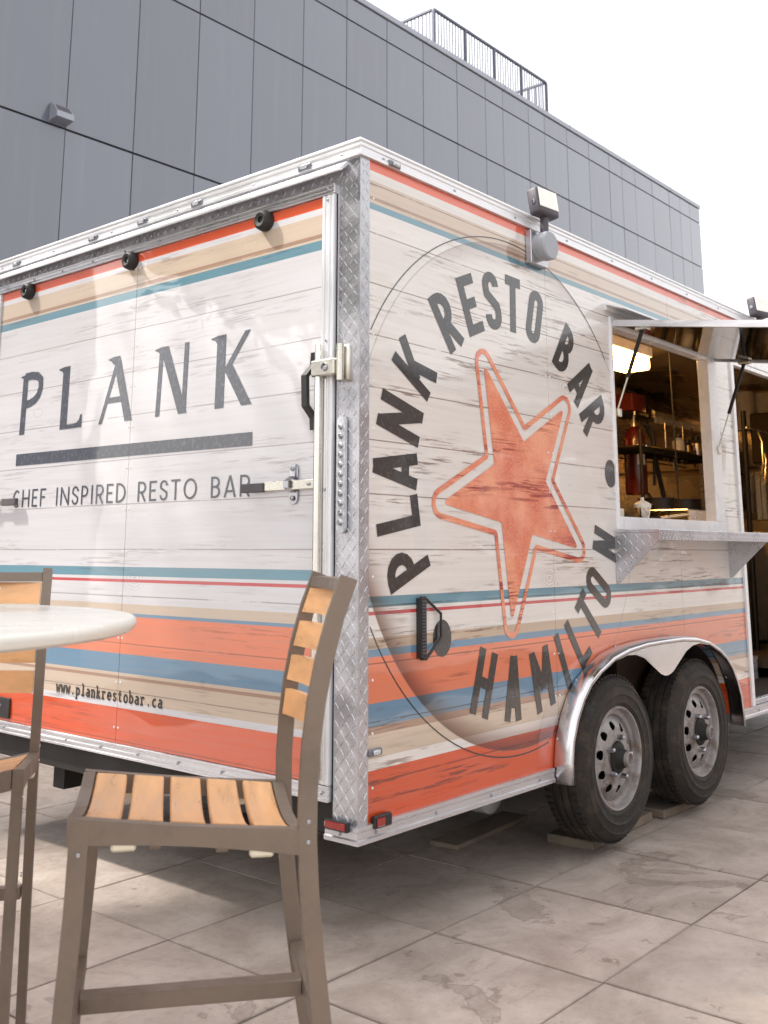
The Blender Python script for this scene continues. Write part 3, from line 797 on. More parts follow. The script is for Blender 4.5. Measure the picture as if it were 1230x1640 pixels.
sheetB = MB().box((-.020, SEAM+.0012, .505), (-.0125, DY1-.051, 2.439)).build('door_sheet', M['wrap_rear'], rear_door)
XS = -.020
mb = MB()
for k in range(12):
    for dy in (-.014, .014): mb.lathe([(.0045, 0), (.0035, -.0018), (0, -.0025)], (XS, SEAM+dy*(1 if k % 2 else .9), .56+k*.165), 'X', 8)
o = mb.build('sheet_rivets', M['alu_white'], rear_door); o['kind'] = 'stuff'
mb = MB()
for k in range(10): mb.lathe([(.006, 0), (.005, -.003), (0, -.0045)], (-.032, .13+k*.235, 2.459), 'X', 8); mb.lathe([(.006, 0), (.005, -.003), (0, -.0045)], (-.032, .13+k*.235, .482), 'X', 8)
for k in range(4): mb.lathe([(.006, 0), (.005, -.003), (0, -.0045)], (-.032, .131, 2.42-k*.5), 'X', 8)
o = mb.build('door_screws', M['chrome'], rear_door, 40); o['kind'] = 'stuff'
# dark rear sill below the door
mb = MB(); mb.box((.012, .11, .36), (.05, TW-.11, .453)); mb.build('rear_sill', M['dark'], trailer)
mb = MB(); mb.box((-.010, 2.335, .349), (.02, TW+.01, .40), .002); mb.build('bottom_rail', M['alu'], trailer)
mb = MB(); mb.box((-.030, 1.985, .515), (-.0205, 2.28, .60), .01, 2); pl_ = mb.build('plate_holder', M['black_plastic'], rear_door)
mb = MB(); mb.lathe([(.007, 0), (.005, -.004), (0, -.005)], (-.030, 2.06, .565), 'X', 8); mb.build('plate_bolt', M['chrome'], pl_, 40)

# PLANK on the rear door
HH = .277
def rear_map(y0, z0, x=-.0214):
    return lambda u, v: (x, y0-u, z0+v)
def poly_letter(polys, ribs, y0, z0, parent):
    mb = MB(); k = 0
    for p in polys:
        f = rear_map(y0, z0, -.0212-.00012*k); k += 1
        mb.flat([(u, v*HH) for u, v in p], f)
    for pts, w in ribs:
        f = rear_map(y0, z0, -.0212-.00012*k); k += 1
        ribbon(mb.bm, [(u, v*HH) for u, v in pts], w, f)
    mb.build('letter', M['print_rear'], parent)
def par(x0, z0, x1, z1, w): return [(x0-w/2, z0), (x0+w/2, z0), (x1+w/2, z1), (x1-w/2, z1)]
def serif(x, w=.05): return [(x-w/2-.038, .975), (x-w/2-.03, .955), (x-w/2-.012, .935), (x-w/2, .89), (x, .89), (x, 1.0), (x-w/2+.005, 1.0)]
ZP = 1.740
poly_letter([par(.030, 0, .036, .93, .042), serif(.05, .04)], [([(.03, .962), (.09, .965), (.135, .94), (.163, .87), (.165, .74), (.150, .62), (.12, .545), (.08, .505), (.045, .495)], .036)], 2.078, ZP, sheetB)
poly_letter([par(.055, 0, .06, 1, .052), serif(.06), [(.05, 0), (.195, 0), (.195, .20), (.183, .20), (.175, .12), (.155, .075), (.12, .062), (.05, .062)]], [], 1.770, ZP, sheetB)
poly_letter([par(.013, 0, .118, .93, .024), par(.108, 1, .208, 0, .05), serif(.112, .05), par(.10, .30, .10, .385, .115)], [], 1.452, ZP, sheetA if False else sheetB)
poly_letter([par(.022, 0, .036, .95, .026), par(.052, 1, .178, 0, .052), serif(.058, .06), par(.184, .02, .192, 1, .026)], [], 1.078, ZP, sheetA)
poly_letter([par(.055, 0, .06, 1, .05), serif(.06), par(.090, .50, .205, 1, .03), par(.098, .56, .205, 0, .056)], [], .742, ZP, sheetA)
mb = MB()
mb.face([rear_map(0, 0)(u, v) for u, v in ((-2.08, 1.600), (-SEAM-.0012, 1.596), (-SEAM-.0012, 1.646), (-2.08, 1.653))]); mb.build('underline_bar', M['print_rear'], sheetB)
mb = MB()
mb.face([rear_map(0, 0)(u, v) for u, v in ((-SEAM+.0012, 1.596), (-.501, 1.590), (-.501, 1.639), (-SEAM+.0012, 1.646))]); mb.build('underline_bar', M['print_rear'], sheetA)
# CHEF INSPIRED RESTO BAR
txt = 'CHEF INSPIRED RESTO BAR'; H2 = .078
W2 = {'C': .62, 'H': .66, 'E': .50, 'F': .48, 'I': .16, 'N': .72, 'S': .52, 'P': .54, 'R': .58, 'D': .70, 'T': .60, 'O': .86, 'B': .56, 'A': .72, ' ': .42}
tot = sum(W2[c] for c in txt)+.235*(len(txt)-1); kx = 1.576/(tot*H2); u = 0
for c in txt:
    if c != ' ':
        w = W2[c]; y0 = 2.083-u
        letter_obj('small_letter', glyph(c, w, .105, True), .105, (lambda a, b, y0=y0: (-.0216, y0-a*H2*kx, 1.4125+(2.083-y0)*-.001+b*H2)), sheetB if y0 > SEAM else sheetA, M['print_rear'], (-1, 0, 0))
    u += (W2[c]+.235)*H2*kx
# web address
url = 'www.plankrestobar.ca'; pit = .705/20
for k, c in enumerate(url):
    y0 = 1.648-k*pit
    letter_obj('address_letter', [('o', p) for p in small_glyph(c)], .17, (lambda a, b, y0=y0: (-.0216, y0-a*pit*1.3, .655+b*.045)), sheetB if y0 > SEAM else sheetA, M['print'], (-1, 0, 0))

# rubber door bumpers under the header
for y in (.45, 1.262, 2.05):
    mb = MB(); mb.lathe([(.038, -.020), (.040, -.03), (.036, -.052), (.026, -.06), (.013, -.056), (.012, -.045), (.0, -.045)], (0, y, 2.412), 'X', 20)
    b_ = mb.build('rubber_bumper', M['black_rubber'], rear_door, 50)
    mb = MB(); mb.lathe([(.0105, -.0455), (.009, -.050), (0, -.051)], (0, y, 2.412), 'X', 10); mb.build('bolt', M['chrome'], b_, 50)

# marker lights on the roof rail
def marker(org, axis):
    mb = MB()
    if axis == 'X': mb.box((org[0]-.010, org[1]-.032, org[2]-.011), (org[0], org[1]+.032, org[2]+.011), .008, 3)
    else: mb.box((org[0]-.032, org[1]-.010, org[2]-.011), (org[0]+.032, org[1], org[2]+.011), .008, 3)
    a = mb.build('marker_light', M['lamp_base'], trailer, 50)
    mb = MB()
    if axis == 'X': mb.box((org[0]-.018, org[1]-.016, org[2]-.008), (org[0]-.009, org[1]+.016, org[2]+.008), .004, 2)
    else: mb.box((org[0]-.016, org[1]-.018, org[2]-.008), (org[0]+.016, org[1]-.009, org[2]+.008), .004, 2)
    mb.build('lens', M['clear_lens'], a, 50)
for y in (.253, .852, 1.204, 1.558, 2.189): marker((-.0105, y, 2.572), 'X')
marker((.165, -.0105, 2.568), 'Y')
marker((.075, -.001, .605), 'Y')

# lock rod, hinge bracket, handle
rod = MB(); rod.tube([(-.050, .150, .52), (-.050, .150, 1.905)], .0125, 14); lock = rod.build('lock_rod', M['rod'], rear_door, 50)
mb = MB(); mb.box((-.066, .066, 1.795), (-.034, .172, 1.850), .004); mb.build('bracket_strap', M['zinc'], lock)
mb = MB(); mb.tube([(-.045, .055, 1.775), (-.045, .055, 1.897)], .014, 12); mb.box((-.03, .03, 1.775), (-.008, .085, 1.897), .004); mb.build('hinge_knuckle', M['zinc'], lock, 50)
mb = MB(); mb.lathe([(.015, 0), (.013, -.006), (0, -.009)], (-.066, .105, 1.822), 'X', 14); mb.build('strap_bolt', M['chrome'], lock, 50)
mb = MB(); mb.tube([(-.03, .135, .52), (-.03, .135, 1.79)], .006, 8); mb.build('guide_rod', M['zinc'], lock, 50)
mb = MB()
mb.sweep([(-.026, .190, 1.622), (-.03, .190, 1.665), (-.068, .19, 1.70), (-.072, .19, 1.80), (-.03, .190, 1.842), (-.026, .190, 1.886)], (.024, .016), (0, 1, 0))
mb.build('grab_handle', M['black_plastic'], rear_door)

# LED strip lamp on the corner post
mb = MB(); n = 8
ob = [(.062+.018*math.cos(R(a)), 1.64+.018*math.sin(R(a))) for a in range(0, 181, 15)]+[(.062+.018*math.cos(R(a)), 1.296+.018*math.sin(R(a))) for a in range(180, 361, 15)]
mb.prism(ob, lambda y, z: (-.008, y, z), lambda y, z: (-.02, y, z)); led = mb.build('tail_lamp', M['clear_lens'], trailer)
for k in range(11):
    mb = MB(); mb.lathe([(.0115, -.0205), (.0085, -.025), (0, -.0265)], (0, .062, 1.312+k*.0312), 'X', 10); mb.build('lamp_cell', M['chrome'], led, 60)

# door latches
def latch(yp, s):
    mb = MB()
    pr = [(yp+.021*math.cos(R(a)), 1.493+.021*math.sin(R(a))) for a in range(0, 181, 15)]+[(yp+.021*math.cos(R(a)), 1.398+.021*math.sin(R(a))) for a in range(180, 361, 15)]
    mb.prism(pr, lambda y, z: (-.0205, y, z), lambda y, z: (-.027, y, z)); base = mb.build('door_latch', M['chrome'], rear_door)
    mb = MB(); mb.sweep([(-.028, yp, 1.51), (-.030, yp, 1.47), (-.062, yp, 1.452), (-.062, yp, 1.432), (-.03, yp, 1.418)], (.024, .004), (0, 1, 0)); mb.build('hasp', M['chrome'], base)
    mb = MB(); mb.box((-.052, yp-s*.12, 1.424), (-.046, yp+s*.12, 1.455), .002); mb.build('lever', M['zinc'], base)
    mb = MB(); mb.box((-.058, yp+s*.118, 1.421), (-.040, yp+s*.232, 1.452), .003, 2); mb.build('grip', M['grip'], base)
    for z in (1.496, 1.397):
        mb = MB(); mb.lathe([(.009, 0), (.007, -.005), (0, -.007)], (-.030, yp, z), 'X', 10); mb.build('rivet', M['chrome'], base, 50)
    mb = MB(); mb.lathe([(.008, 0), (.006, -.005), (0, -.006)], (-.052, yp-s*.098, 1.441), 'X', 10); mb.build('rivet', M['chrome'], base, 50)
latch(.284, 1); latch(2.235, -1)

rear_door.location.x += .011

# red reflectors at the rear corner
mb = MB(); mb.box((-.030, .016, .384), (-.012, .110, .414), .003); rf = mb.build('tail_reflector', M['black_plastic'], trailer)
mb = MB(); mb.box((-.034, .022, .389), (-.029, .104, .410), .002); mb.build('lens', M['red_lens'], rf)
mb = MB(); mb.box((.058, -.022, .384), (.142, -.002, .421), .004); rf = mb.build('side_reflector', M['black_plastic'], trailer)
mb = MB(); mb.box((.066, -.026, .390), (.104, -.021, .415), .002); mb.build('lens', M['red_lens'], rf)

# tandem fender
mb = MB(); top = FEN; YO = -.082
secs = [(0.0, 0.0), (-.012, .004), (-.05, .004), (YO+.008, -.002), (YO, -.010), (YO+.002, -.022)]
rows = []
for i, (x, z) in enumerate(top):
    a, b = top[max(i-1, 0)], top[min(i+1, len(top)-1)]
    t = Vector((b[0]-a[0], b[1]-a[1])).normalized(); n_ = Vector((-t.y, t.x))
    rows.append([mb.bm.verts.new((x+n_.x*d, y, z+n_.y*d)) for y, d in secs])
for A, B in zip(rows, rows[1:]):
    for k in range(len(secs)-1): mb.bm.faces.new((A[k], A[k+1], B[k+1], B[k]))
fender = mb.build('wheel_fender', M['fender'], trailer, 60)
md = fender.modifiers.new('thickness', 'SOLIDIFY'); md.thickness = .004
lower = [(1.55, .772), (1.64, .785), (1.72, .781), (1.80, .760), (1.88, .718), (1.95, .682), (1.985, .672), (2.014, .669)]
lower = lower+[(4.028-x, z) for x, z in reversed(lower[:-1])]
up = [(x, z-.012) for x, z in top if 1.55 <= x <= 2.478]
mb = MB(); mb.prism([(1.55, .786)]+[p for p in up if 1.56 < p[0] < 2.46]+[(2.478, .786)]+list(reversed(lower)), lambda x, z: (x, YO+.003, z), lambda x, z: (x, YO+.007, z)); mb.build('fender_skirt', M['fender'], fender)
mb = MB()
for i in range(2, len(top)-2, 3):
    x, z = top[i]; mb.lathe([(.006, 0), (.004, -.004), (0, -.005)], (x, -.014, z+.003), 'Y', 8)
for y_ in (-.006, -.03): mb.lathe([(.005, 0), (.003, -.003), (0, -.004)], (1.142, y_, .42), 'X', 8)
o = mb.build('fender_rivets', M['chrome'], fender, 40); o['kind'] = 'stuff'
# dark wheel box behind the wheels
mb = MB()
for (x, z), (x2, z2) in zip(arch, arch[1:]): mb.face([(x, .03, z), (x2, .03, z2), (x2, .42, z2), (x, .42, z)])
mb.flat(arch, lambda x, z: (x, .42, z))
mb.build('wheel_box', M['dark'], trailer)

# wheels
def make_wheel():
    t = bpy.data.objects.new('wheel', None); COL.objects.link(t)
    RO = .332
    prof = []
    sec = [(.205, .012), (.213, .002), (.218, .001), (.220, -.003), (.224, -.003), (.226, -.002), (.245, -.006), (.252, -.0065), (.254, -.009), (.258, -.009), (.260, -.007), (.280, -.006), (.286, -.005), (.288, -.0075), (.292, -.007), (.294, -.003), (.312, .010), (.322, .026)]
    tr = [(.322, .026), (.328, .040), (.331, .06), (.325, .061), (.325, .069), (.331, .070), (.332, .095), (.326, .096), (.326, .104), (.332, .105), (.331, .13), (.325, .131), (.325, .139), (.331, .14), (.328, .16), (.322, .174)]
    prof = sec+tr[1:]+[(.312, .188), (.295, .202), (.265, .208), (.235, .206), (.205, .19), (.19, .10), (.205, .012)]
    mb = MB(); mb.lathe(prof, (0, 0, 0), 'Y', 64, cap=False); ty = mb.build('tyre', M['tyre'], t, 50, local=True)
    # tread sipes as raised blocks along the shoulders
    mb = MB()
    for k in range(72):
        a = 2*math.pi*k/72
        for y0, y1, r in ((.028, .058, .332), (.142, .172, .332)):
            m = Matrix.Rotation(a, 4, 'Y')
            mb.box((r-.006, y0, -.0095), (r+.001, y1, .0095), mtx=m)
    s_ = mb.build('tread_blocks', M['tyre'], ty, local=True); s_['kind'] = 'stuff'
    # rim with barrel lip and pierced disc
    mb = MB(); mb.lathe([(.208, .010), (.203, .003), (.197, .004), (.193, .012), (.190, .03), (.172, .034), (.168, .05)], (0, 0, 0), 'Y', 56, cap=False)
    rim = mb.build('rim', M['rim'], t, 50, local=True)
    mb = MB(); NH = 10; bm = mb.bm
    nA = 300; r_out, r_in, rc, rh = .172, .066, .128, .0185
    # disc as polar grid, faces inside the holes left out, edges dished
    rs = [.172, .165, .158, .152]+[.148-.0025*k for k in range(17)]+[.10, .09, .08, .066]
    def dish(r): return .048-.030*max(0, min(1, (.172-r)/.05))-.006*max(0, min(1, (.10-r)/.03))
    grid = []
    for r in rs:
        row = []
        for k in range(nA):
            a = 2*math.pi*k/nA
            row.append(bm.verts.new((r*math.cos(a), dish(r), r*math.sin(a))))
        grid.append(row)
    for i in range(len(rs)-1):
        for k in range(nA):
            a = 2*math.pi*(k+.5)/nA; rm = (rs[i]+rs[i+1])/2
            hk = round(a/(2*math.pi/NH)); ha = hk*2*math.pi/NH
            dx, dz = rm*math.cos(a)-rc*math.cos(ha), rm*math.sin(a)-rc*math.sin(ha)
            if math.hypot(dx, dz) < rh: continue
            bm.faces.new((grid[i][k], grid[i][(k+1) % nA], grid[i+1][(k+1) % nA], grid[i+1][k]))
    disc = mb.build('rim_disc', M['rim'], rim, 40, local=True)
    md = disc.modifiers.new('thickness', 'SOLIDIFY'); md.thickness = .004
    mb = MB(); mb.lathe([(.168, .072), (0, .072)], (0, 0, 0), 'Y', 32); mb.build('brake_drum', M['dark'], rim, local=True)
    mb = MB(); mb.lathe([(.066, .02), (.062, .006), (.046, .002), (.04, -.012), (.034, -.026), (.032, -.03), (.026, -.03), (.024, -.022), (0, -.022)], (0, 0, 0), 'Y', 28)
    hc = mb.build('hub_cap', M['dark'], rim, 40, local=True)
    mb = MB(); mb.lathe([(.031, -.0305), (.030, -.044), (.024, -.046), (.022, -.036), (0, -.036)], (0, 0, 0), 'Y', 24); mb.build('grease_cap', M['rim'], rim, 40, local=True)
    for k in range(5):
        a = 2*math.pi*k/5+.3; mb = MB()
        mb.lathe([(.0115, .016), (.0115, -.004), (.009, -.012), (.004, -.016), (0, -.016)], (.082*math.cos(a), 0, .082*math.sin(a)), 'Y', 6); mb.build('lug_nut', M['chrome'], rim, 30, local=True)
    return t
def copy_tree(o, parent=None):
    c = o.copy(); COL.objects.link(c); c.parent = parent
    for ch in o.children: copy_tree(ch, c)
    return c
wh = make_wheel(); wh.parent = trailer
off = Vector(trailer.location)
wh.location = Vector((1.600, -.045, .372))-off; wh.rotation_euler = (0, .2, 0)
w2 = copy_tree(wh, trailer); w2.location = Vector((2.438, -.045, .372))-off; w2.rotation_euler = (0, .75, 0)

# underside, floor, far walls and roof lining
mb = MB(); mb.box((.02, .02, .37), (1.13, TW-.02, .44)); mb.box((2.90, .02, .37), (TL-.02, TW-.02, .44)); mb.box((1.13, .45, .37), (2.90, TW-.45, .44)); mb.build('chassis', M['dark'], trailer)
mb = MB(); mb.box((.06, .42, .50), (TL-.06, TW-.05, .56)); mb.box((.06, .05, .50), (1.10, .42, .56)); mb.box((4.14, .05, .50), (TL-.06, .42, .56)); mb.build('floor', M['inside_dark'], trailer)
mb = MB(); mb.box((.03, TW-.03, .40), (TL-.03, TW, 2.555)); mb.build('far_wall', M['inside'], trailer)
mb = MB(); mb.box((TL-.035, .03, .40), (TL, TW-.03, 2.555)); mb.build('end_wall', M['inside'], trailer)
mb = MB(); mb.box((.03, .03, 2.54), (TL-.04, TW-.03, 2.554)); mb.build('ceiling_liner', M['inside'], trailer)
mb = MB(); mb.box((.022, .03, .45), (.04, TW-.03, 2.54)); mb.build('rear_liner', M['inside_dark'], trailer)
mb = MB()
for y in (.7, TW-.7): mb.box((.1, y-.04, .25), (TL-.1, y+.04, .369))
mb.build('frame_beam', M['dark'], trailer)
mb = MB(); mb.lathe([(.0, -.0), (.06, .0), (.085, .02), (.085, .58), (.06, .60), (0, .60)], (1.47, .50, .175), 'Y', 24); mb.build('waste_tank', M['tank'], trailer, 50)
for x in (1.6, 2.438):
    mb = MB(); mb.tube([(x, .1, .372), (x, TW-.1, .372)], .035, 12); mb.build('axle', M['dark'], trailer, 50)
    mb = MB(); mb.lathe([(.332, 0), (.332, .18), (.2, .18)], (x, TW-.25, .372), 'Y', 32); mb.build('far_tyre', M['tyre'], trailer, 50)

# serving window: frame, drip guard, awning with struts, shelf
OX0, OX1, OZ0, OZ1 = 1.766, 2.853, 1.374, 2.250
mb = MB()
mb.box((WX0, -.010, WZ0), (OX0, .05, WZ1), .002); mb.build('window_stile', M['alu_white'], trailer)
mb = MB(); mb.box((OX1, -.010, OZ0+.0005), (WX1, .05, WZ1), .002); mb.build('window_stile', M['alu_white'], trailer)
mb = MB(); mb.box((OX0+.0005, -.012, WZ0), (WX1-.0005, .05, OZ0), .002); mb.build('window_sill', M['alu_white'], trailer)
mb = MB(); mb.box((OX0+.0005, -.010, OZ1), (OX1-.0005, .05, WZ1), .002); mb.build('window_head', M['alu_white'], trailer)
mb = MB()
mb.prism([(-.001, 2.352), (-.012, 2.352), (-.115, 2.314), (-.115, 2.309), (-.012, 2.345), (-.012, 2.322), (-.001, 2.322)], lambda y, z: (1.708, y, z), lambda y, z: (2.99, y, z)); mb.build('drip_guard', M['alu_white'], trailer)
# awning: sheet hinged at the window head, falling slightly outwards
aw_e = Vector((0, -.99, -.146)).normalized(); aw_n = Vector((0, -.146, .99)).normalized(); hz = Vector((0, -.012, 2.258)); AL = .93
def awp(x, s, t): p = hz+aw_e*s+aw_n*t; return (x, p.y, p.z)
mb = MB(); mb.prism([(0.01, .002), (AL-.01, .002), (AL-.01, .020), (0.01, .020)], lambda s, t: awp(1.785, s, t), lambda s, t: awp(2.945, s, t)); awn = mb.build('awning', M['mirror'], trailer)
mb = MB(); mb.prism([(0, -.006), (AL, -.006), (AL, .024), (0, .024)], lambda s, t: awp(1.762, s, t), lambda s, t: awp(1.7845, s, t)); mb.build('awning_edge', M['alu'], awn)
mb = MB(); mb.prism([(0, -.006), (AL, -.006), (AL, .024), (0, .024)], lambda s, t: awp(2.9455, s, t), lambda s, t: awp(2.966, s, t)); mb.build('awning_edge', M['alu'], awn)
mb = MB(); mb.prism([(AL-.0095, -.006), (AL+.012, -.006), (AL+.012, .024), (AL-.0095, .024)], lambda s, t: awp(1.785, s, t), lambda s, t: awp(2.945, s, t)); mb.build('awning_edge', M['alu'], awn)
def strut(x, top_s, bot):
    a = Vector(awp(x, top_s, -.014)); b = Vector(bot); m = a.lerp(b, .58)
    mb = MB(); mb.tube([a, m], .0095, 10); st_ = mb.build('gas_strut', M['black_steel'], awn, 50)
    mb = MB(); mb.tube([m, b], .0045, 8); mb.build('piston_rod', M['zinc'], st_, 50)
    mb = MB(); mb.box((x-.016, b.y-.012, b.z-.02), (x+.016, b.y+.02, b.z+.02), .004); mb.build('strut_bracket', M['zinc'], st_)
    mb = MB(); p = Vector(awp(x, top_s, 0)); mb.box((x-.022, p.y-.03, p.z-.018), (x+.022, p.y+.03, p.z-.003), .003); mb.build('strut_bracket', M['zinc'], st_)
strut(1.80, .135, (1.785, -.004, 1.850)); strut(2.93, .175, (2.915, -.012, 1.758))
# shelf
SX0, SX1, SD = 1.715, 3.045, -.215
mb = MB(); mb.box((SX0, SD, 1.300), (SX1, -.013, 1.314), .002); mb.box((SX0, SD-.003, 1.268), (SX1, SD+.004, 1.3125), .001); shelf = mb.build('counter_shelf', M['plate'], trailer)
tread(shelf, SX0+.01, SX1, 1.270, 1.310, lambda u, v, h: (u, SD-.003-h, v), pitch=.02, ln=.017, wd=.005, hh=.0016)
for x, nm in ((SX0+.002, 'tread'), (3.0, 'plain')):
    mb = MB(); mb.prism([(-.002, 1.299), (SD+.005, 1.299), (SD+.005, 1.268), (-.016, 1.082), (-.002, 1.078)], lambda y, z: (x, y, z), lambda y, z: (x+.006, y, z))
    br = mb.build('shelf_bracket', M['plate'], trailer)
    if nm == 'tread':
        mbt = MB()
        for i in range(7):
            for j in range(7):
                cy, cz = -.02-i*.029, 1.29-j*.029-.004
                zlim = 1.085+(-.02-cy)/.195*.175
                if cz < zlim+.02 or cy < SD+.02: continue
                a = R(50 if (i+j) % 2 else -50); e = Vector((0, math.cos(a), math.sin(a))); n_ = Vector((0, -e.z, e.y)); c = Vector((x, cy, cz))
                P6 = [c+e*s*.013+n_*t*.0033 for s, t in ((-1, 0), (-.45, -1), (.45, -1), (1, 0), (.45, 1), (-.45, 1))]
                T6 = [c+e*s*.013*.6+n_*t*.0015+Vector((-.002, 0, 0)) for s, t in ((-1, 0), (-.45, -1), (.45, -1), (1, 0), (.45, 1), (-.45, 1))]
                B = [mbt.bm.verts.new(p) for p in P6]; T = [mbt.bm.verts.new(p) for p in T6]; mbt.bm.faces.new(T)
                for k in range(6): mbt.bm.faces.new((B[k], B[(k+1) % 6], T[(k+1) % 6], T[k]))
        t = mbt.build('tread_pattern', M['plate'], br); t['kind'] = 'stuff'

# doorway: jambs, head, threshold steps
mb = MB(); mb.box((DX0-.022, -.012, .40), (DX0+.016, .06, DZ1-.001), .003); mb.build('door_jamb', M['alu_white'], trailer)
mb = MB(); mb.box((DX1-.016, -.012, .40), (DX1+.022, .06, DZ1-.001), .003); mb.build('door_jamb', M['alu_white'], trailer)
mb = MB(); mb.box((DX0-.022, -.012, DZ1), (DX1+.022, .06, DZ1+.03), .003); mb.box((DX0+.017, -.006, DZ1-.025), (DX1-.017, .03, DZ1-.001), .002); mb.build('door_head', M['alu_white'], trailer)
mb = MB(); mb.box((DX0+.017, -.004, .401), (DX1-.017, .30, .43), .003); stp = mb.build('door_step', M['plate'], trailer)
tread(stp, DX0+.03, DX1-.03, .004, .29, lambda u, v, h: (u, v, .43+h))
mb = MB(); mb.box((DX0+.017, .301, .402), (DX1-.017, .33, .57)); mb.box((DX0+.017, .296, .555), (DX1-.017, .43, .575)); mb.build('step_riser', M['alu'], trailer)

# flood lamps on the near roof edge
def flood(x, yaw):
    mb = MB(); mb.box((x-.06, -.03, 2.40), (x+.075, -.0015, 2.545), .003); pl = mb.build('flood_lamp', M['plate'], trailer)
    mb = MB(); mb.lathe([(.058, -.031), (.058, -.055), (.062, -.058), (.062, -.085), (.056, -.092), (.0, -.092)], (x, 0, 2.475), 'Y', 28); mb.build('junction_box', M['grey_box'], pl, 40)
    mb = MB(); mb.tube([(x, -.06, 2.53), (x, -.06, 2.56), (x+.004, -.058, 2.60)], .018, 12); mb.build('swivel', M['charcoal'], pl, 50)
    m = Matrix.Translation((x, -.058, 2.66)) @ Matrix.Rotation(yaw, 4, 'Z') @ Matrix.Rotation(R(-8), 4, 'X')
    mb = MB(); mb.box((-.07, -.028, -.058), (.07, .03, .062), .012, 2, mtx=m); mb.build('lamp_head', M['charcoal'], pl, 50)
    mb = MB(); mb.box((-.062, -.031, -.030), (.062, -.027, .055), .001, 1, mtx=m); mb.build('lamp_lens', M['lamp_face'], pl)
    mb = MB(); mb.box((-.076, -.01, -.012), (-.069, .01, .008), .003, 1, mtx=m); mb.build('lamp_bolt', M['chrome'], pl)
flood(1.10, R(-6)); flood(3.56, R(-14))

# ------------------------------------------------------------------ kitchen inside the trailer
lt = thing('ceiling_light', 'lit warm fluorescent ceiling light inside the serving window', 'ceiling light', (3.2, .8, 2.5))
mb = MB(); mb.box((2.45, .70, 2.47), (3.69, .93, 2.539), .004); mb.build('housing', M['alu_white'], lt)
mb = MB(); mb.box((2.47, .715, 2.385), (3.685, .915, 2.47), .02, 3); mb.build('diffuser', M['tube_glow'], lt, 50)

fx = thing('fire_extinguisher', 'red fire extinguisher with white label hanging inside the window', 'fire extinguisher', (4.58, 1.3, 1.63))
mb = MB(); mb.lathe([(0, 0), (.075, 0), (.082, .015), (.082, .40), (.075, .45), (.045, .49), (.03, .51), (0, .51)], (4.58, 1.3, 1.63), 'Z', 28); mb.build('cylinder', M['ext_red'], fx, 50)
mb = MB(); mb.lathe([(.022, .50), (.022, .56), (.014, .57), (0, .57)], (4.58, 1.3, 1.63), 'Z', 14); mb.sweep([(4.58, 1.3, 2.205), (4.52, 1.26, 2.235)], (.025, .012), (0, 0, 1)); mb.build('valve', M['zinc'], fx, 40)
mb = MB(); mb.tube([(4.6, 1.25, 2.17), (4.66, 1.2, 2.14), (4.68, 1.19, 2.0), (4.67, 1.2, 1.7)], .012, 8); mb.build('hose', M['black_rubber'], fx, 50)
mb = MB()
aa = [R(215+k*8) for k in range(7)]
for a, b in zip(aa, aa[1:]): mb.face([(4.58+.0835*math.cos(t), 1.3+.0835*math.sin(t), z) for t, z in ((a, 1.85), (b, 1.85), (b, 2.0), (a, 2.0))])
mb.build('label_sheet', M['paper'], fx)

def simple(name, label, cat, mb, mt, smooth=None, group=None):
    o = mb.build(name, mt, None, smooth); return tag(o, label, cat, group)
cb = thing('control_box', 'dull red control box mounted above the fire extinguisher', 'control box', (4.68, 1.38, 2.26))
mb = MB(); mb.box((4.57, 1.30, 2.265), (4.80, 1.50, 2.40), .006); mb.build('case', M['box_red'], cb)
mb = MB(); mb.box((4.56, 1.29, 2.235), (4.82, 1.5, 2.26), .003); mb.build('bracket', M['black_steel'], cb)
mb = MB(); mb.box((5.2, 1.62, 2.35), (5.36, 1.8, 2.45), .006); simple('small_red_box', 'smaller dark red box beside the control box inside the kitchen', 'box', mb, M['box_red'])
for k, (x, y) in enumerate(((5.05, 1.70), (5.25, 1.66))):
    mb = MB(); mb.lathe([(0, 0), (.05, .01), (.06, .05), (.04, .09), (0, .1)], (x, y, 2.42), 'Z', 18)
    simple('vent_dome', ('grey' if k == 0 else 'pinkish')+' round dome under the kitchen ceiling behind the red boxes', 'dome', mb, M['grey_box'] if k == 0 else M['box_red'], 50)
# wire shelf with a post
ws = thing('wire_shelf', 'black wire shelf on posts crossing the serving window', 'shelf', (4.9, 1.2, 1.5))
mb = MB(); mb.tube([(4.02, .98, 1.36), (4.02, .98, 2.05)], .013, 8); mb.build('post', M['black_steel'], ws, 50)
mb = MB(); mb.tube([(5.6, 1.0, 1.36), (5.6, 1.0, 2.2)], .013, 8); mb.build('post', M['black_steel'], ws, 50)
mb = MB()
for y in (.98, 1.36):
    for z in (1.93, 1.90): mb.tube([(4.02, y, z), (5.62, y, z)], .006, 6)
for k in range(34): x = 4.03+k*.048; mb.tube([(x, .98, 1.93), (x, 1.36, 1.93)], .004, 4); mb.tube([(x, .98, 1.93), (x+.024, .98, 1.90), (x+.048, .98, 1.93)], .004, 4)
mb.build('wire_deck', M['black_steel'], ws)
mb = MB(); mb.box((4.15, 1.0, 1.937), (4.9, 1.33, 1.955), .004); simple('baking_tray', 'thin metal tray lying on the wire shelf', 'tray', mb, M['steel'])
# steel splash panels on the far wall
mb = MB(); mb.box((5.9, .9, 1.35), (6.01, 2.3, 1.86), .004); simple('splash_panel', 'shiny stainless splash panel above the pots, lower of two', 'steel panel', mb, M['steel'])
mb = MB(); mb.box((5.93, .9, 1.90), (6.01, 2.3, 2.38), .004); simple('splash_panel', 'duller stainless panel above the wire shelf, upper of two', 'steel panel', mb, M['inside'])
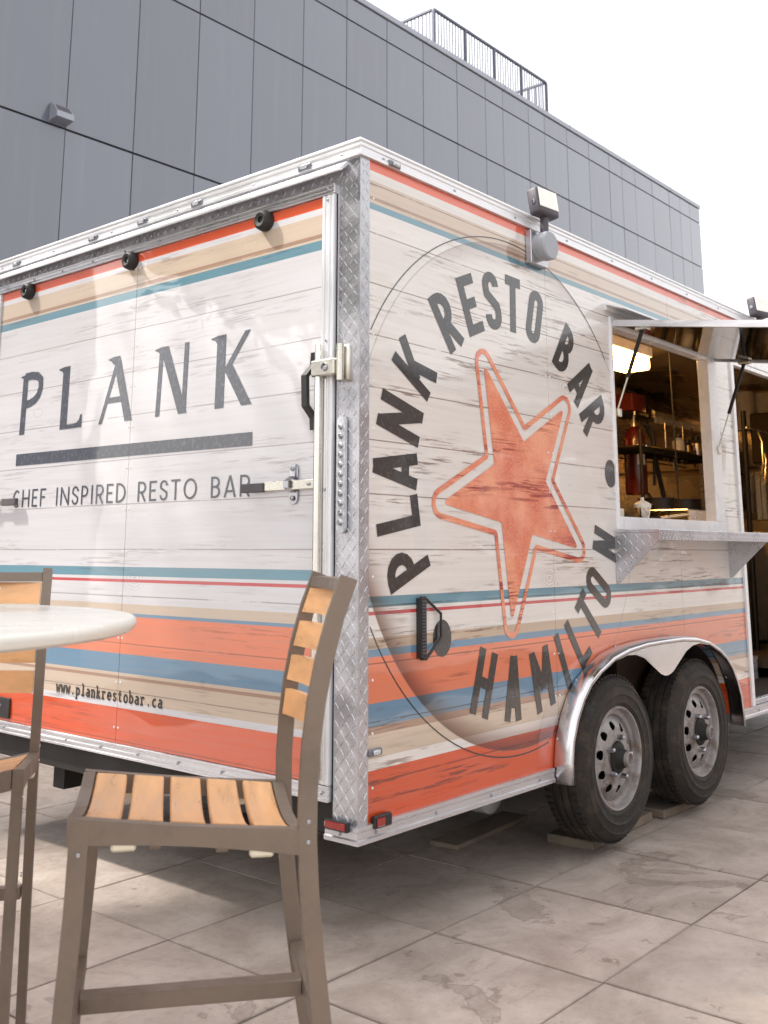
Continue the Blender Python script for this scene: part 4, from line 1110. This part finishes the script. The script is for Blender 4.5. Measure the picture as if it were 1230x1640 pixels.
# counter inside, pots, pan, cup, box
ct = thing('work_counter', 'dark steel work counter under the serving window', 'counter', (4.2, .6, .56))
mb = MB(); mb.box((2.0, .14, 1.33), (3.1, .62, 1.362), .004); mb.box((3.6, .62, 1.33), (5.8, 1.5, 1.36), .004); mb.build('top', M['inside'], ct)
mb = MB(); mb.box((2.03, .18, .57), (3.07, .60, 1.329)); mb.box((3.65, .7, .57), (5.75, 1.45, 1.329)); mb.build('cabinet', M['inside_dark'], ct)
for k, (x, y, r, h) in enumerate(((3.95, .85, .12, .20), (4.42, .88, .13, .21))):
    p = thing('stock_pot', 'dark cooking pot on the counter, '+('nearer the fire extinguisher' if k == 0 else 'nearer the window edge'), 'pot', (x, y, 1.36), 0, 'pots on the counter')
    mb = MB(); mb.lathe([(0, 0), (r, 0), (r, h), (r+.006, h), (r+.006, h+.005), (r-.004, h+.005), (r-.004, .01), (0, .01)], (x, y, 1.36), 'Z', 28); mb.build('body', M['black_steel'], p, 40)
    for s in (-1, 1):
        mb = MB(); mb.tube([(x+s*r, y-.03, 1.36+h*.8), (x+s*(r+.04), y-.025, 1.36+h*.82), (x+s*(r+.04), y+.025, 1.36+h*.82), (x+s*r, y+.03, 1.36+h*.8)], .006, 6); mb.build('handle', M['zinc'], p, 50)
pn = thing('frying_pan', 'black frying pan with shiny rim near the window sill', 'pan', (2.9, .45, 1.362))
mb = MB(); mb.lathe([(0, 0), (.12, 0), (.15, .045), (.153, .045), (.123, -.002)], (2.82, .46, 1.366), 'Z', 30); mb.build('pan_body', M['black_steel'], pn, 40)
mb = MB(); mb.tube([(2.9, .33, 1.40), (2.98, .2, 1.42)], .01, 8); mb.build('pan_handle', M['zinc'], pn, 50)
cp = thing('metal_cup', 'shiny metal cup standing on the window sill', 'cup', (2.16, .10, 1.362))
mb = MB(); mb.lathe([(0, 0), (.028, 0), (.036, .03), (.038, .05), (.034, .052), (.03, .02), (0, .02)], (2.13, .06, 1.376), 'Z', 24); mb.build('bowl', M['steel'], cp, 50)
mb = MB(); mb.lathe([(.040, .05), (.042, .065), (.03, .075), (.01, .085), (.008, .1), (0, .1)], (2.13, .06, 1.376), 'Z', 24); mb.build('lid', M['paper'], cp, 50)
mb = MB(); mb.box((1.96, .10, 1.363), (2.02, .18, 1.42), .004); simple('napkin_box', 'small pale box on the window sill beside the metal cup', 'box', mb, M['paper'])
ld = thing('ladle', 'brass ladle hanging from the wire shelf', 'ladle', (5.35, 1.0, 1.9))
mb = MB(); mb.tube([(5.0, .95, 1.93), (5.0, .95, 1.68)], .007, 8); mb.build('handle', M['brass'], ld, 50)
mb = MB(); mb.lathe([(0, -.03), (.025, -.02), (.034, 0), (.032, 0), (.02, -.016), (0, -.024)], (5.0, .93, 1.67), 'Z', 18); mb.build('bowl', M['brass'], ld, 50)
mb = MB(); mb.tube([(3.72, .6, 2.54), (3.73, .6, 2.2), (3.76, .61, 2.0), (3.74, .6, 1.8), (3.745, .6, 1.52), (3.73, .62, 1.37)], .005, 6); simple('power_cable', 'thin dark cable hanging down across the serving window', 'cable', mb, M['black_steel'], 50)
fr = thing('framed_panel', 'narrow grey framed panel at the right edge inside the window', 'framed panel', (5.6, 1.2, 1.5))
mb = MB(); mb.box((5.75, 1.02, 1.55), (5.78, 1.28, 2.06)); mb.build('panel', M['inside_dark'], fr)
mb = MB(); mb.box((5.735, 1.0, 1.53), (5.75, 1.03, 2.08)); mb.box((5.735, 1.27, 1.53), (5.75, 1.30, 2.08)); mb.box((5.735, 1.03, 2.05), (5.75, 1.27, 2.08)); mb.build('frame', M['alu'], fr)
mb = MB(); mb.box((5.88, .72, 2.28), (5.9, .95, 2.5)); simple('notice_sheet', 'plain pale sheet on the end wall of the kitchen', 'notice', mb, M['paper'])
hd2 = thing('extractor_hood', 'wide stainless extractor hood high at the back of the kitchen', 'hood', (5.4, 1.9, 2.1))
mb = MB(); mb.prism([(1.25, 2.20), (1.25, 2.28), (1.55, 2.50), (2.40, 2.50), (2.40, 2.20)], lambda y, z: (4.85, y, z), lambda y, z: (5.98, y, z)); mb.build('canopy', M['steel'], hd2)
mb = MB(); mb.box((4.83, 1.235, 2.19), (5.99, 1.25, 2.24)); mb.build('lip', M['alu'], hd2)
for k, (x, h_, c_) in enumerate(((5.02, .13, 'tank'), (5.18, .10, 'brass'), (5.36, .14, 'steel'))):
    bt = thing('storage_jar', ['white plastic tub first on the wire shelf', 'squat amber jar in the middle of the wire shelf', 'steel canister last on the wire shelf'][k], 'jar', (x, 1.15, 1.958), 0, 'jars on the wire shelf')
    mb = MB(); mb.lathe([(0, 0), (.045, 0), (.047, .01), (.047, h_*.75), (.03, h_*.85), (.022, h_), (0, h_)], (x, 1.15, 1.958), 'Z', 18); mb.build('body', M[c_], bt, 40)
    mb = MB(); mb.lathe([(.026, h_*.93), (.026, h_+.02), (0, h_+.02)], (x, 1.15, 1.958), 'Z', 14); mb.build('cap', M['black_plastic'], bt, 40)
mb = MB(); mb.tube([(4.80, 1.40, 2.27), (4.92, 1.38, 2.22), (4.98, 1.34, 2.08), (4.94, 1.30, 1.85), (5.0, 1.28, 1.62), (4.9, 1.2, 1.45)], .018, 8); simple('flexible_hose', 'thick black hose curving down beside the red extinguisher', 'hose', mb, M['black_rubber'], 60)
mb = MB(); mb.tube([(4.35, 1.1, 1.62), (4.2, .95, 1.5), (4.05, .8, 1.42), (3.9, .7, 1.37)], .012, 8); simple('gas_pipe', 'thin black pipe bending down to the counter below the extinguisher', 'pipe', mb, M['black_rubber'], 60)
mb = MB(); mb.box((3.2, .30, 1.363), (3.5, .55, 1.46), .006); simple('steel_tray_box', 'low stainless food container on the counter by the window', 'container', mb, M['steel'])
mb = MB(); mb.lathe([(0, 0), (.05, .0), (.09, .05), (.094, .05), (.052, -.004)], (2.55, .35, 1.368), 'Z', 24); simple('mixing_bowl', 'small shiny bowl on the counter behind the window sill', 'bowl', mb, M['steel'], 40)
for k, (x, ln_, kind_) in enumerate(((4.95, .22, 'whisk'), (5.10, .26, 'spatula'), (5.27, .20, 'strainer'), (5.45, .25, 'spoon'))):
    ut = thing('hanging_utensil', ['steel whisk', 'flat steel spatula', 'round wire strainer', 'long steel spoon'][k]+' hanging from the lip of the extractor hood', 'utensil', (x, 1.22, 2.18), 0, 'utensils under the hood')
    mb = MB(); mb.tube([(x, 1.222, 2.20), (x, 1.222, 2.19-ln_)], .006, 8); mb.build('handle', M['black_plastic'] if k % 2 else M['steel'], ut, 50)
    mb = MB(); z_ = 2.19-ln_
    if kind_ == 'whisk':
        for j in range(4): a = j*math.pi/4; mb.tube([(x, 1.222, z_), (x+.025*math.cos(a), 1.222+.025*math.sin(a), z_-.05), (x, 1.222, z_-.09), (x-.025*math.cos(a), 1.222-.025*math.sin(a), z_-.05), (x, 1.222, z_)], .0018, 5)
    elif kind_ == 'spatula': mb.box((x-.035, 1.218, z_-.10), (x+.035, 1.224, z_), .002)
    elif kind_ == 'strainer': mb.lathe([(.05, 0), (.045, .02), (.03, .035), (0, .04)], (x, 1.21, z_-.05), 'Y', 20)
    else: mb.lathe([(0, -.006), (.02, -.004), (.03, .002), (.02, 0), (0, -.002)], (x, 1.215, z_-.03), 'Y', 18)
    mb.build('head', M['steel'], ut, 50)
# seen through the doorway
mb = MB(); mb.lathe([(0, 0), (.075, 0), (.075, .30), (.06, .32), (0, .32)], (5.8, .9, 2.19), 'Z', 24); simple('white_canister', 'tall pale canister high up inside the doorway', 'canister', mb, M['paper'], 50)
rk = thing('utensil_rack', 'black upright rack with hooks inside the doorway', 'rack', (4.66, .5, .6))
mb = MB(); mb.tube([(4.64, .5, .56), (4.68, .5, 2.2)], .02, 8); mb.build('post', M['black_steel'], rk, 50)
mb = MB(); mb.tube([(4.5, .42, 2.06), (5.3, .42, 2.06)], .006, 6); mb.tube([(4.64, .48, 2.06), (4.6, .42, 2.06)], .006, 6); mb.build('hook_bar', M['zinc'], rk, 50)
tg = thing('tongs', 'steel and blue tongs hanging inside the doorway', 'tongs', (4.72, .4, 1.7))
mb = MB(); mb.tube([(4.72, .42, 2.05), (4.73, .40, 1.98), (4.70, .39, 1.82), (4.62, .39, 1.70)], .007, 6); mb.tube([(4.73, .40, 1.98), (4.76, .39, 1.85), (4.68, .38, 1.68)], .007, 6); mb.build('arms', M['zinc'], tg, 50)
mb = MB(); mb.tube([(4.735, .40, 1.985), (4.745, .395, 1.90)], .011, 8); mb.build('sleeve', mat('blue_sleeve', (70, 88, 130), .5), tg, 50)
mb = MB(); mb.box((5.2, .45, .57), (5.7, 1.0, 1.45), .01); simple('kitchen_cabinet', 'steel cabinet standing inside the doorway', 'cabinet', mb, M['inside'])
mb = MB(); mb.box((5.6, .5, 1.9), (5.9, .8, 2.3), .01); simple('wall_cupboard', 'brown cupboard hung high at the back of the doorway', 'cupboard', mb, M['inside_dark'])
mb = MB(); mb.box((4.95, .30, 1.05), (5.0, .45, 1.32), .004); simple('red_tin_sign', 'small dark red sheet hanging low inside the doorway', 'sign', mb, M['box_red'])

# ------------------------------------------------------------------ boards under the wheels
def board(x0, y0, x1, y1, h, rz, label):
    c = Vector(((x0+x1)/2, (y0+y1)/2, 0)); mb = MB(); mb.box((x0-c.x, y0-c.y, .001), (x1-c.x, y1-c.y, h), .004)
    o = mb.build('levelling_board', M['board'], None); o.location = c; o.rotation_euler = (0, 0, rz)
    tag(o, label, 'board', 'boards under the trailer')
board(1.54, .085, 2.16, .30, .038, R(3), 'pale grey board under the wheel nearer the rear corner')
board(2.22, .06, 2.62, .29, .038, R(-2), 'pale grey board under the wheel nearer the doorway')
board(1.18, .52, 1.80, .66, .022, R(4), 'thin board lying loose on the paving in the shade under the trailer')

# ------------------------------------------------------------------ bar stools and table
def make_stool(label):
    """origin on the floor under the seat centre; back towards +X"""
    t = thing('bar_stool', label, 'bar stool', (0, 0, 0), 0, 'bar stools at the table')
    W, D = .427, .43; hw, hd_ = W/2, D/2
    zf, zr = .762, .722
    def zseat(x): return zf+(zr-zf)*(x+hd_)/D
    def dip(y): return -.022*(1-(y/(hw-.02))**2)
    L = lambda nm, mb, mt, sm=None, par=None: mb.build(nm, mt, par or t, sm, local=True)
    fm = M['frame_brown']
    for s in (-1, 1):
        y = s*(hw-.0125)
        # side rail, gently arched underneath
        mb = MB(); n = 10; rows = []
        for k in range(n+1):
            q = k/n; x = -hd_+.002+(D-.004)*q; zt_ = zseat(x)-.004*math.sin(math.pi*q); hgt = .046-.012*math.sin(math.pi*q)
            rows.append([mb.bm.verts.new((x, y+a*.0105, z)) for a, z in ((-1, zt_), (1, zt_), (1, zt_-hgt), (-1, zt_-hgt))])
        for A, B in zip(rows, rows[1:]):
            for k in range(4): mb.bm.faces.new((A[k], A[(k+1) % 4], B[(k+1) % 4], B[k]))
        mb.bm.faces.new(rows[0]); mb.bm.faces.new(rows[-1]); L('seat_rail', mb, fm)
        # front leg
        mb = MB(); mb.sweep([(-hd_+.024, y, .752), (-hd_+.020, y, .60), (-hd_-.012, y*1.02, .012)], [(.0225, .034), (.0225, .033), (.0225, .030)], (0, 1, 0)); lg = L('leg', mb, fm)
        mb = MB(); mb.box((-hd_-.032, y*1.02-.0135, 0), (-hd_+.008, y*1.02+.0135, .013), .003); L('foot_glide', mb, M['black_rubber'], None, lg)
        # back post and rear leg in one curve
        path = [(.312, .012), (.288, .14), (.266, .26), (.246, .38), (.230, .50), (.218, .61), (.213, .70), (.213, .78), (.217, .86), (.226, .94), (.241, 1.02), (.262, 1.10), (.288, 1.172)]
        mb = MB(); mb.sweep([(x, y, z) for x, z in path], [(.0225, d) for d in (.030, .030, .031, .032, .033, .034, .034, .034, .034, .034, .034, .033, .032)], (0, 1, 0)); lg = L('back_post', mb, fm, 30)
        mb = MB(); mb.box((.285, y-.0135, 0), (.325, y+.0135, .013), .003); L('foot_glide', mb, M['black_rubber'], None, lg)
        for x in (-.115, .13):
            mb = MB(); zc = zseat(x)-.046+.010; mb.box((x-.022, y-.010, zc-.016), (x+.022, y+.010, zc+.004), .004); L('stacking_pad', mb, M['nylon'])
    # front and rear seat rails, following the scooped seat
    for x, nm in ((-hd_+.012, 'front_rail'), (hd_-.016, 'rear_rail')):
        mb = MB(); ys = [-hw+.025+(W-.05)*k/12 for k in range(13)]
        rows = [[mb.bm.verts.new((x+a*.012, yy, z)) for a, z in ((-1, zseat(x)+dip(yy)), (1, zseat(x)+dip(yy)), (1, zseat(x)+dip(yy)-.04), (-1, zseat(x)+dip(yy)-.04))] for yy in ys]
        for A, B in zip(rows, rows[1:]):
            for k in range(4): mb.bm.faces.new((A[k], A[(k+1) % 4], B[(k+1) % 4], B[k]))
        mb.bm.faces.new(rows[0]); mb.bm.faces.new(rows[-1]); L(nm, mb, fm, 30)
    # five scooped slats
    x0, x1 = -hd_+.026, hd_-.030; ns = 5; gap = .0135; w = (x1-x0-gap*(ns-1))/ns
    for i in range(ns):
        a = x0+i*(w+gap); b = a+w; mb = MB(); ys = [-hw+.026+(W-.052)*k/12 for k in range(13)]; rows = []
        for yy in ys:
            e = .003
            pr = [(a, zseat(a)+dip(yy)-.014), (a, zseat(a)+dip(yy)-.003), (a+e, zseat(a)+dip(yy)), (b-e, zseat(b)+dip(yy)), (b, zseat(b)+dip(yy)-.003), (b, zseat(b)+dip(yy)-.014)]
            rows.append([mb.bm.verts.new((px, yy, pz-.001)) for px, pz in pr])
        for A, B in zip(rows, rows[1:]):
            for k in range(6): mb.bm.faces.new((A[k], A[(k+1) % 6], B[(k+1) % 6], B[k]))
        mb.bm.faces.new(rows[0]); mb.bm.faces.new(rows[-1]); L('seat_slat', mb, M['teak'], 30)
    for x in (-.06, .06):
        mb = MB(); mb.box((x-.012, -hw+.026, zseat(x)-.052), (x+.012, hw-.026, zseat(x)-.040), .002); L('under_brace', mb, fm)
    # back: top bar and four curved slats
    def post_x(z):
        P = [(.213, .70), (.213, .78), (.217, .86), (.226, .94), (.241, 1.02), (.262, 1.10), (.288, 1.172)]
        for (xa, za), (xb, zb_) in zip(P, P[1:]):
            if za <= z <= zb_: return xa+(xb-xa)*(z-za)/(zb_-za)
        return .288
    mb = MB(); rows = []
    for k in range(13):
        yy = -hw+.025+(W-.05)*k/12; bow = .034*(1-(yy/(hw-.025))**2)
        xx = post_x(1.16)+bow*.5
        rows.append([mb.bm.verts.new((xx+c*.014+d*.006, yy, 1.166+e)) for c, d, e in ((-1, 0, 0), (1, 0, 0), (1, -1, -.024), (-1, -1, -.024))])
    for A, B in zip(rows, rows[1:]):
        for k in range(4): mb.bm.faces.new((A[k], A[(k+1) % 4], B[(k+1) % 4], B[k]))
    mb.bm.faces.new(rows[0]); mb.bm.faces.new(rows[-1]); L('top_bar', mb, fm, 30)
    for i in range(4):
        zt_ = 1.140-i*.0735; zb_ = zt_-.054; mb = MB(); rows = []
        for k in range(13):
            yy = -hw+.026+(W-.052)*k/12; bow = .036*(1-(yy/(hw-.025))**2)
            xa, xb = post_x(zb_)+bow-.012, post_x(zt_)+bow-.012
            rows.append([mb.bm.verts.new(p) for p in ((xb, yy, zt_), (xb+.012, yy, zt_), (xa+.012, yy, zb_), (xa, yy, zb_))])
        for A, B in zip(rows, rows[1:]):
            for k in range(4): mb.bm.faces.new((A[k], A[(k+1) % 4], B[(k+1) % 4], B[k]))
        mb.bm.faces.new(rows[0]); mb.bm.faces.new(rows[-1]); L('back_slat', mb, M['teak'], 30)
    for s in (-1, 1):
        for x, z in ((-hd_+.024, .700), (.214, .700), (.214, .735)):
            mb = MB(); mb.lathe([(.0045, 0), (.004, s*.0015), (.0015, s*.002), (0, s*.0012)], (x, s*(hw-.0012), z), 'Y', 8); L('screw_head', mb, M['chrome'], 40)
    # H stretcher and foot rest
    mb = MB(); mb.box((-hd_-.002, -hw+.026, .371), (-hd_+.026, hw-.026, .399), .002); fr_ = L('cross_bar', mb, fm)
    mb = MB(); mb.box((.232, -hw+.026, .371), (.262, hw-.026, .399), .002); L('cross_bar', mb, fm)
    mb = MB(); mb.box((-hd_+.0265, -.02, .370), (.2315, .02, .400), .002); L('stretcher', mb, fm)
    for x, sx in ((.247, 1), (-hd_+.012, -1)):
        mb = MB(); mb.lathe([(.006, 0), (.004, .004), (0, .005)], (x, -hw+.027, .425), 'Y', 8); L('bolt', mb, M['chrome'], 40)
    return t
st1 = make_stool('brown metal stool with tan slats standing alone in front of the trailer corner')
st2 = copy_tree(st1); st2['label'] = 'brown metal stool half hidden behind the white table at the left edge'
st1.location = (-1.071, -.501, 0); st1.rotation_euler = (0, 0, R(-38))
st2.location = (-1.246, .190, 0); st2.rotation_euler = (0, 0, R(54))

TBX, TBY = -1.714, -.169
tb = thing('bar_table', 'tall round table with a bright white top at the left edge', 'table', (TBX, TBY, 0))
mb = MB(); mb.lathe([(0, 1.072), (.57, 1.072), (.588, 1.074), (.597, 1.079), (.600, 1.087), (.5985, 1.095), (.594, 1.099), (.588, 1.1), (0, 1.1)], (TBX, TBY, 0), 'Z', 96); mb.build('table_top', M['table_white'], tb, 40)
mb = MB(); mb.lathe([(.04, .03), (.04, 1.05)], (TBX, TBY, 0), 'Z', 24); mb.lathe([(.16, 1.050), (.16, 1.0715)], (TBX, TBY, 0), 'Z', 24); mb.build('pedestal', M['frame_brown'], tb, 40)
mb = MB(); mb.lathe([(.30, 0), (.30, .012), (.28, .02), (.06, .035), (.045, .05)], (TBX, TBY, 0), 'Z', 48); mb.build('base', M['frame_brown'], tb, 40)
nb = MB(); rnd = random.Random(3)
bmesh.ops.create_icosphere(nb.bm, subdivisions=3, radius=.05)
for v in nb.bm.verts:
    d = v.co.normalized(); k = 1+.28*math.sin(9*d.x+2)*math.sin(7*d.y+5*d.z)+rnd.uniform(-.1, .1)
    v.co = Vector((d.x*.06*k, d.y*.05*k, max(-.03, d.z*.045*k)))
np_ = nb.build('paper_napkin', M['napkin'], None, 25); np_.location = (-1.19, .19, 1.131); np_['label'] = 'crumpled white napkin lying on the round white table'; np_['category'] = 'napkin'
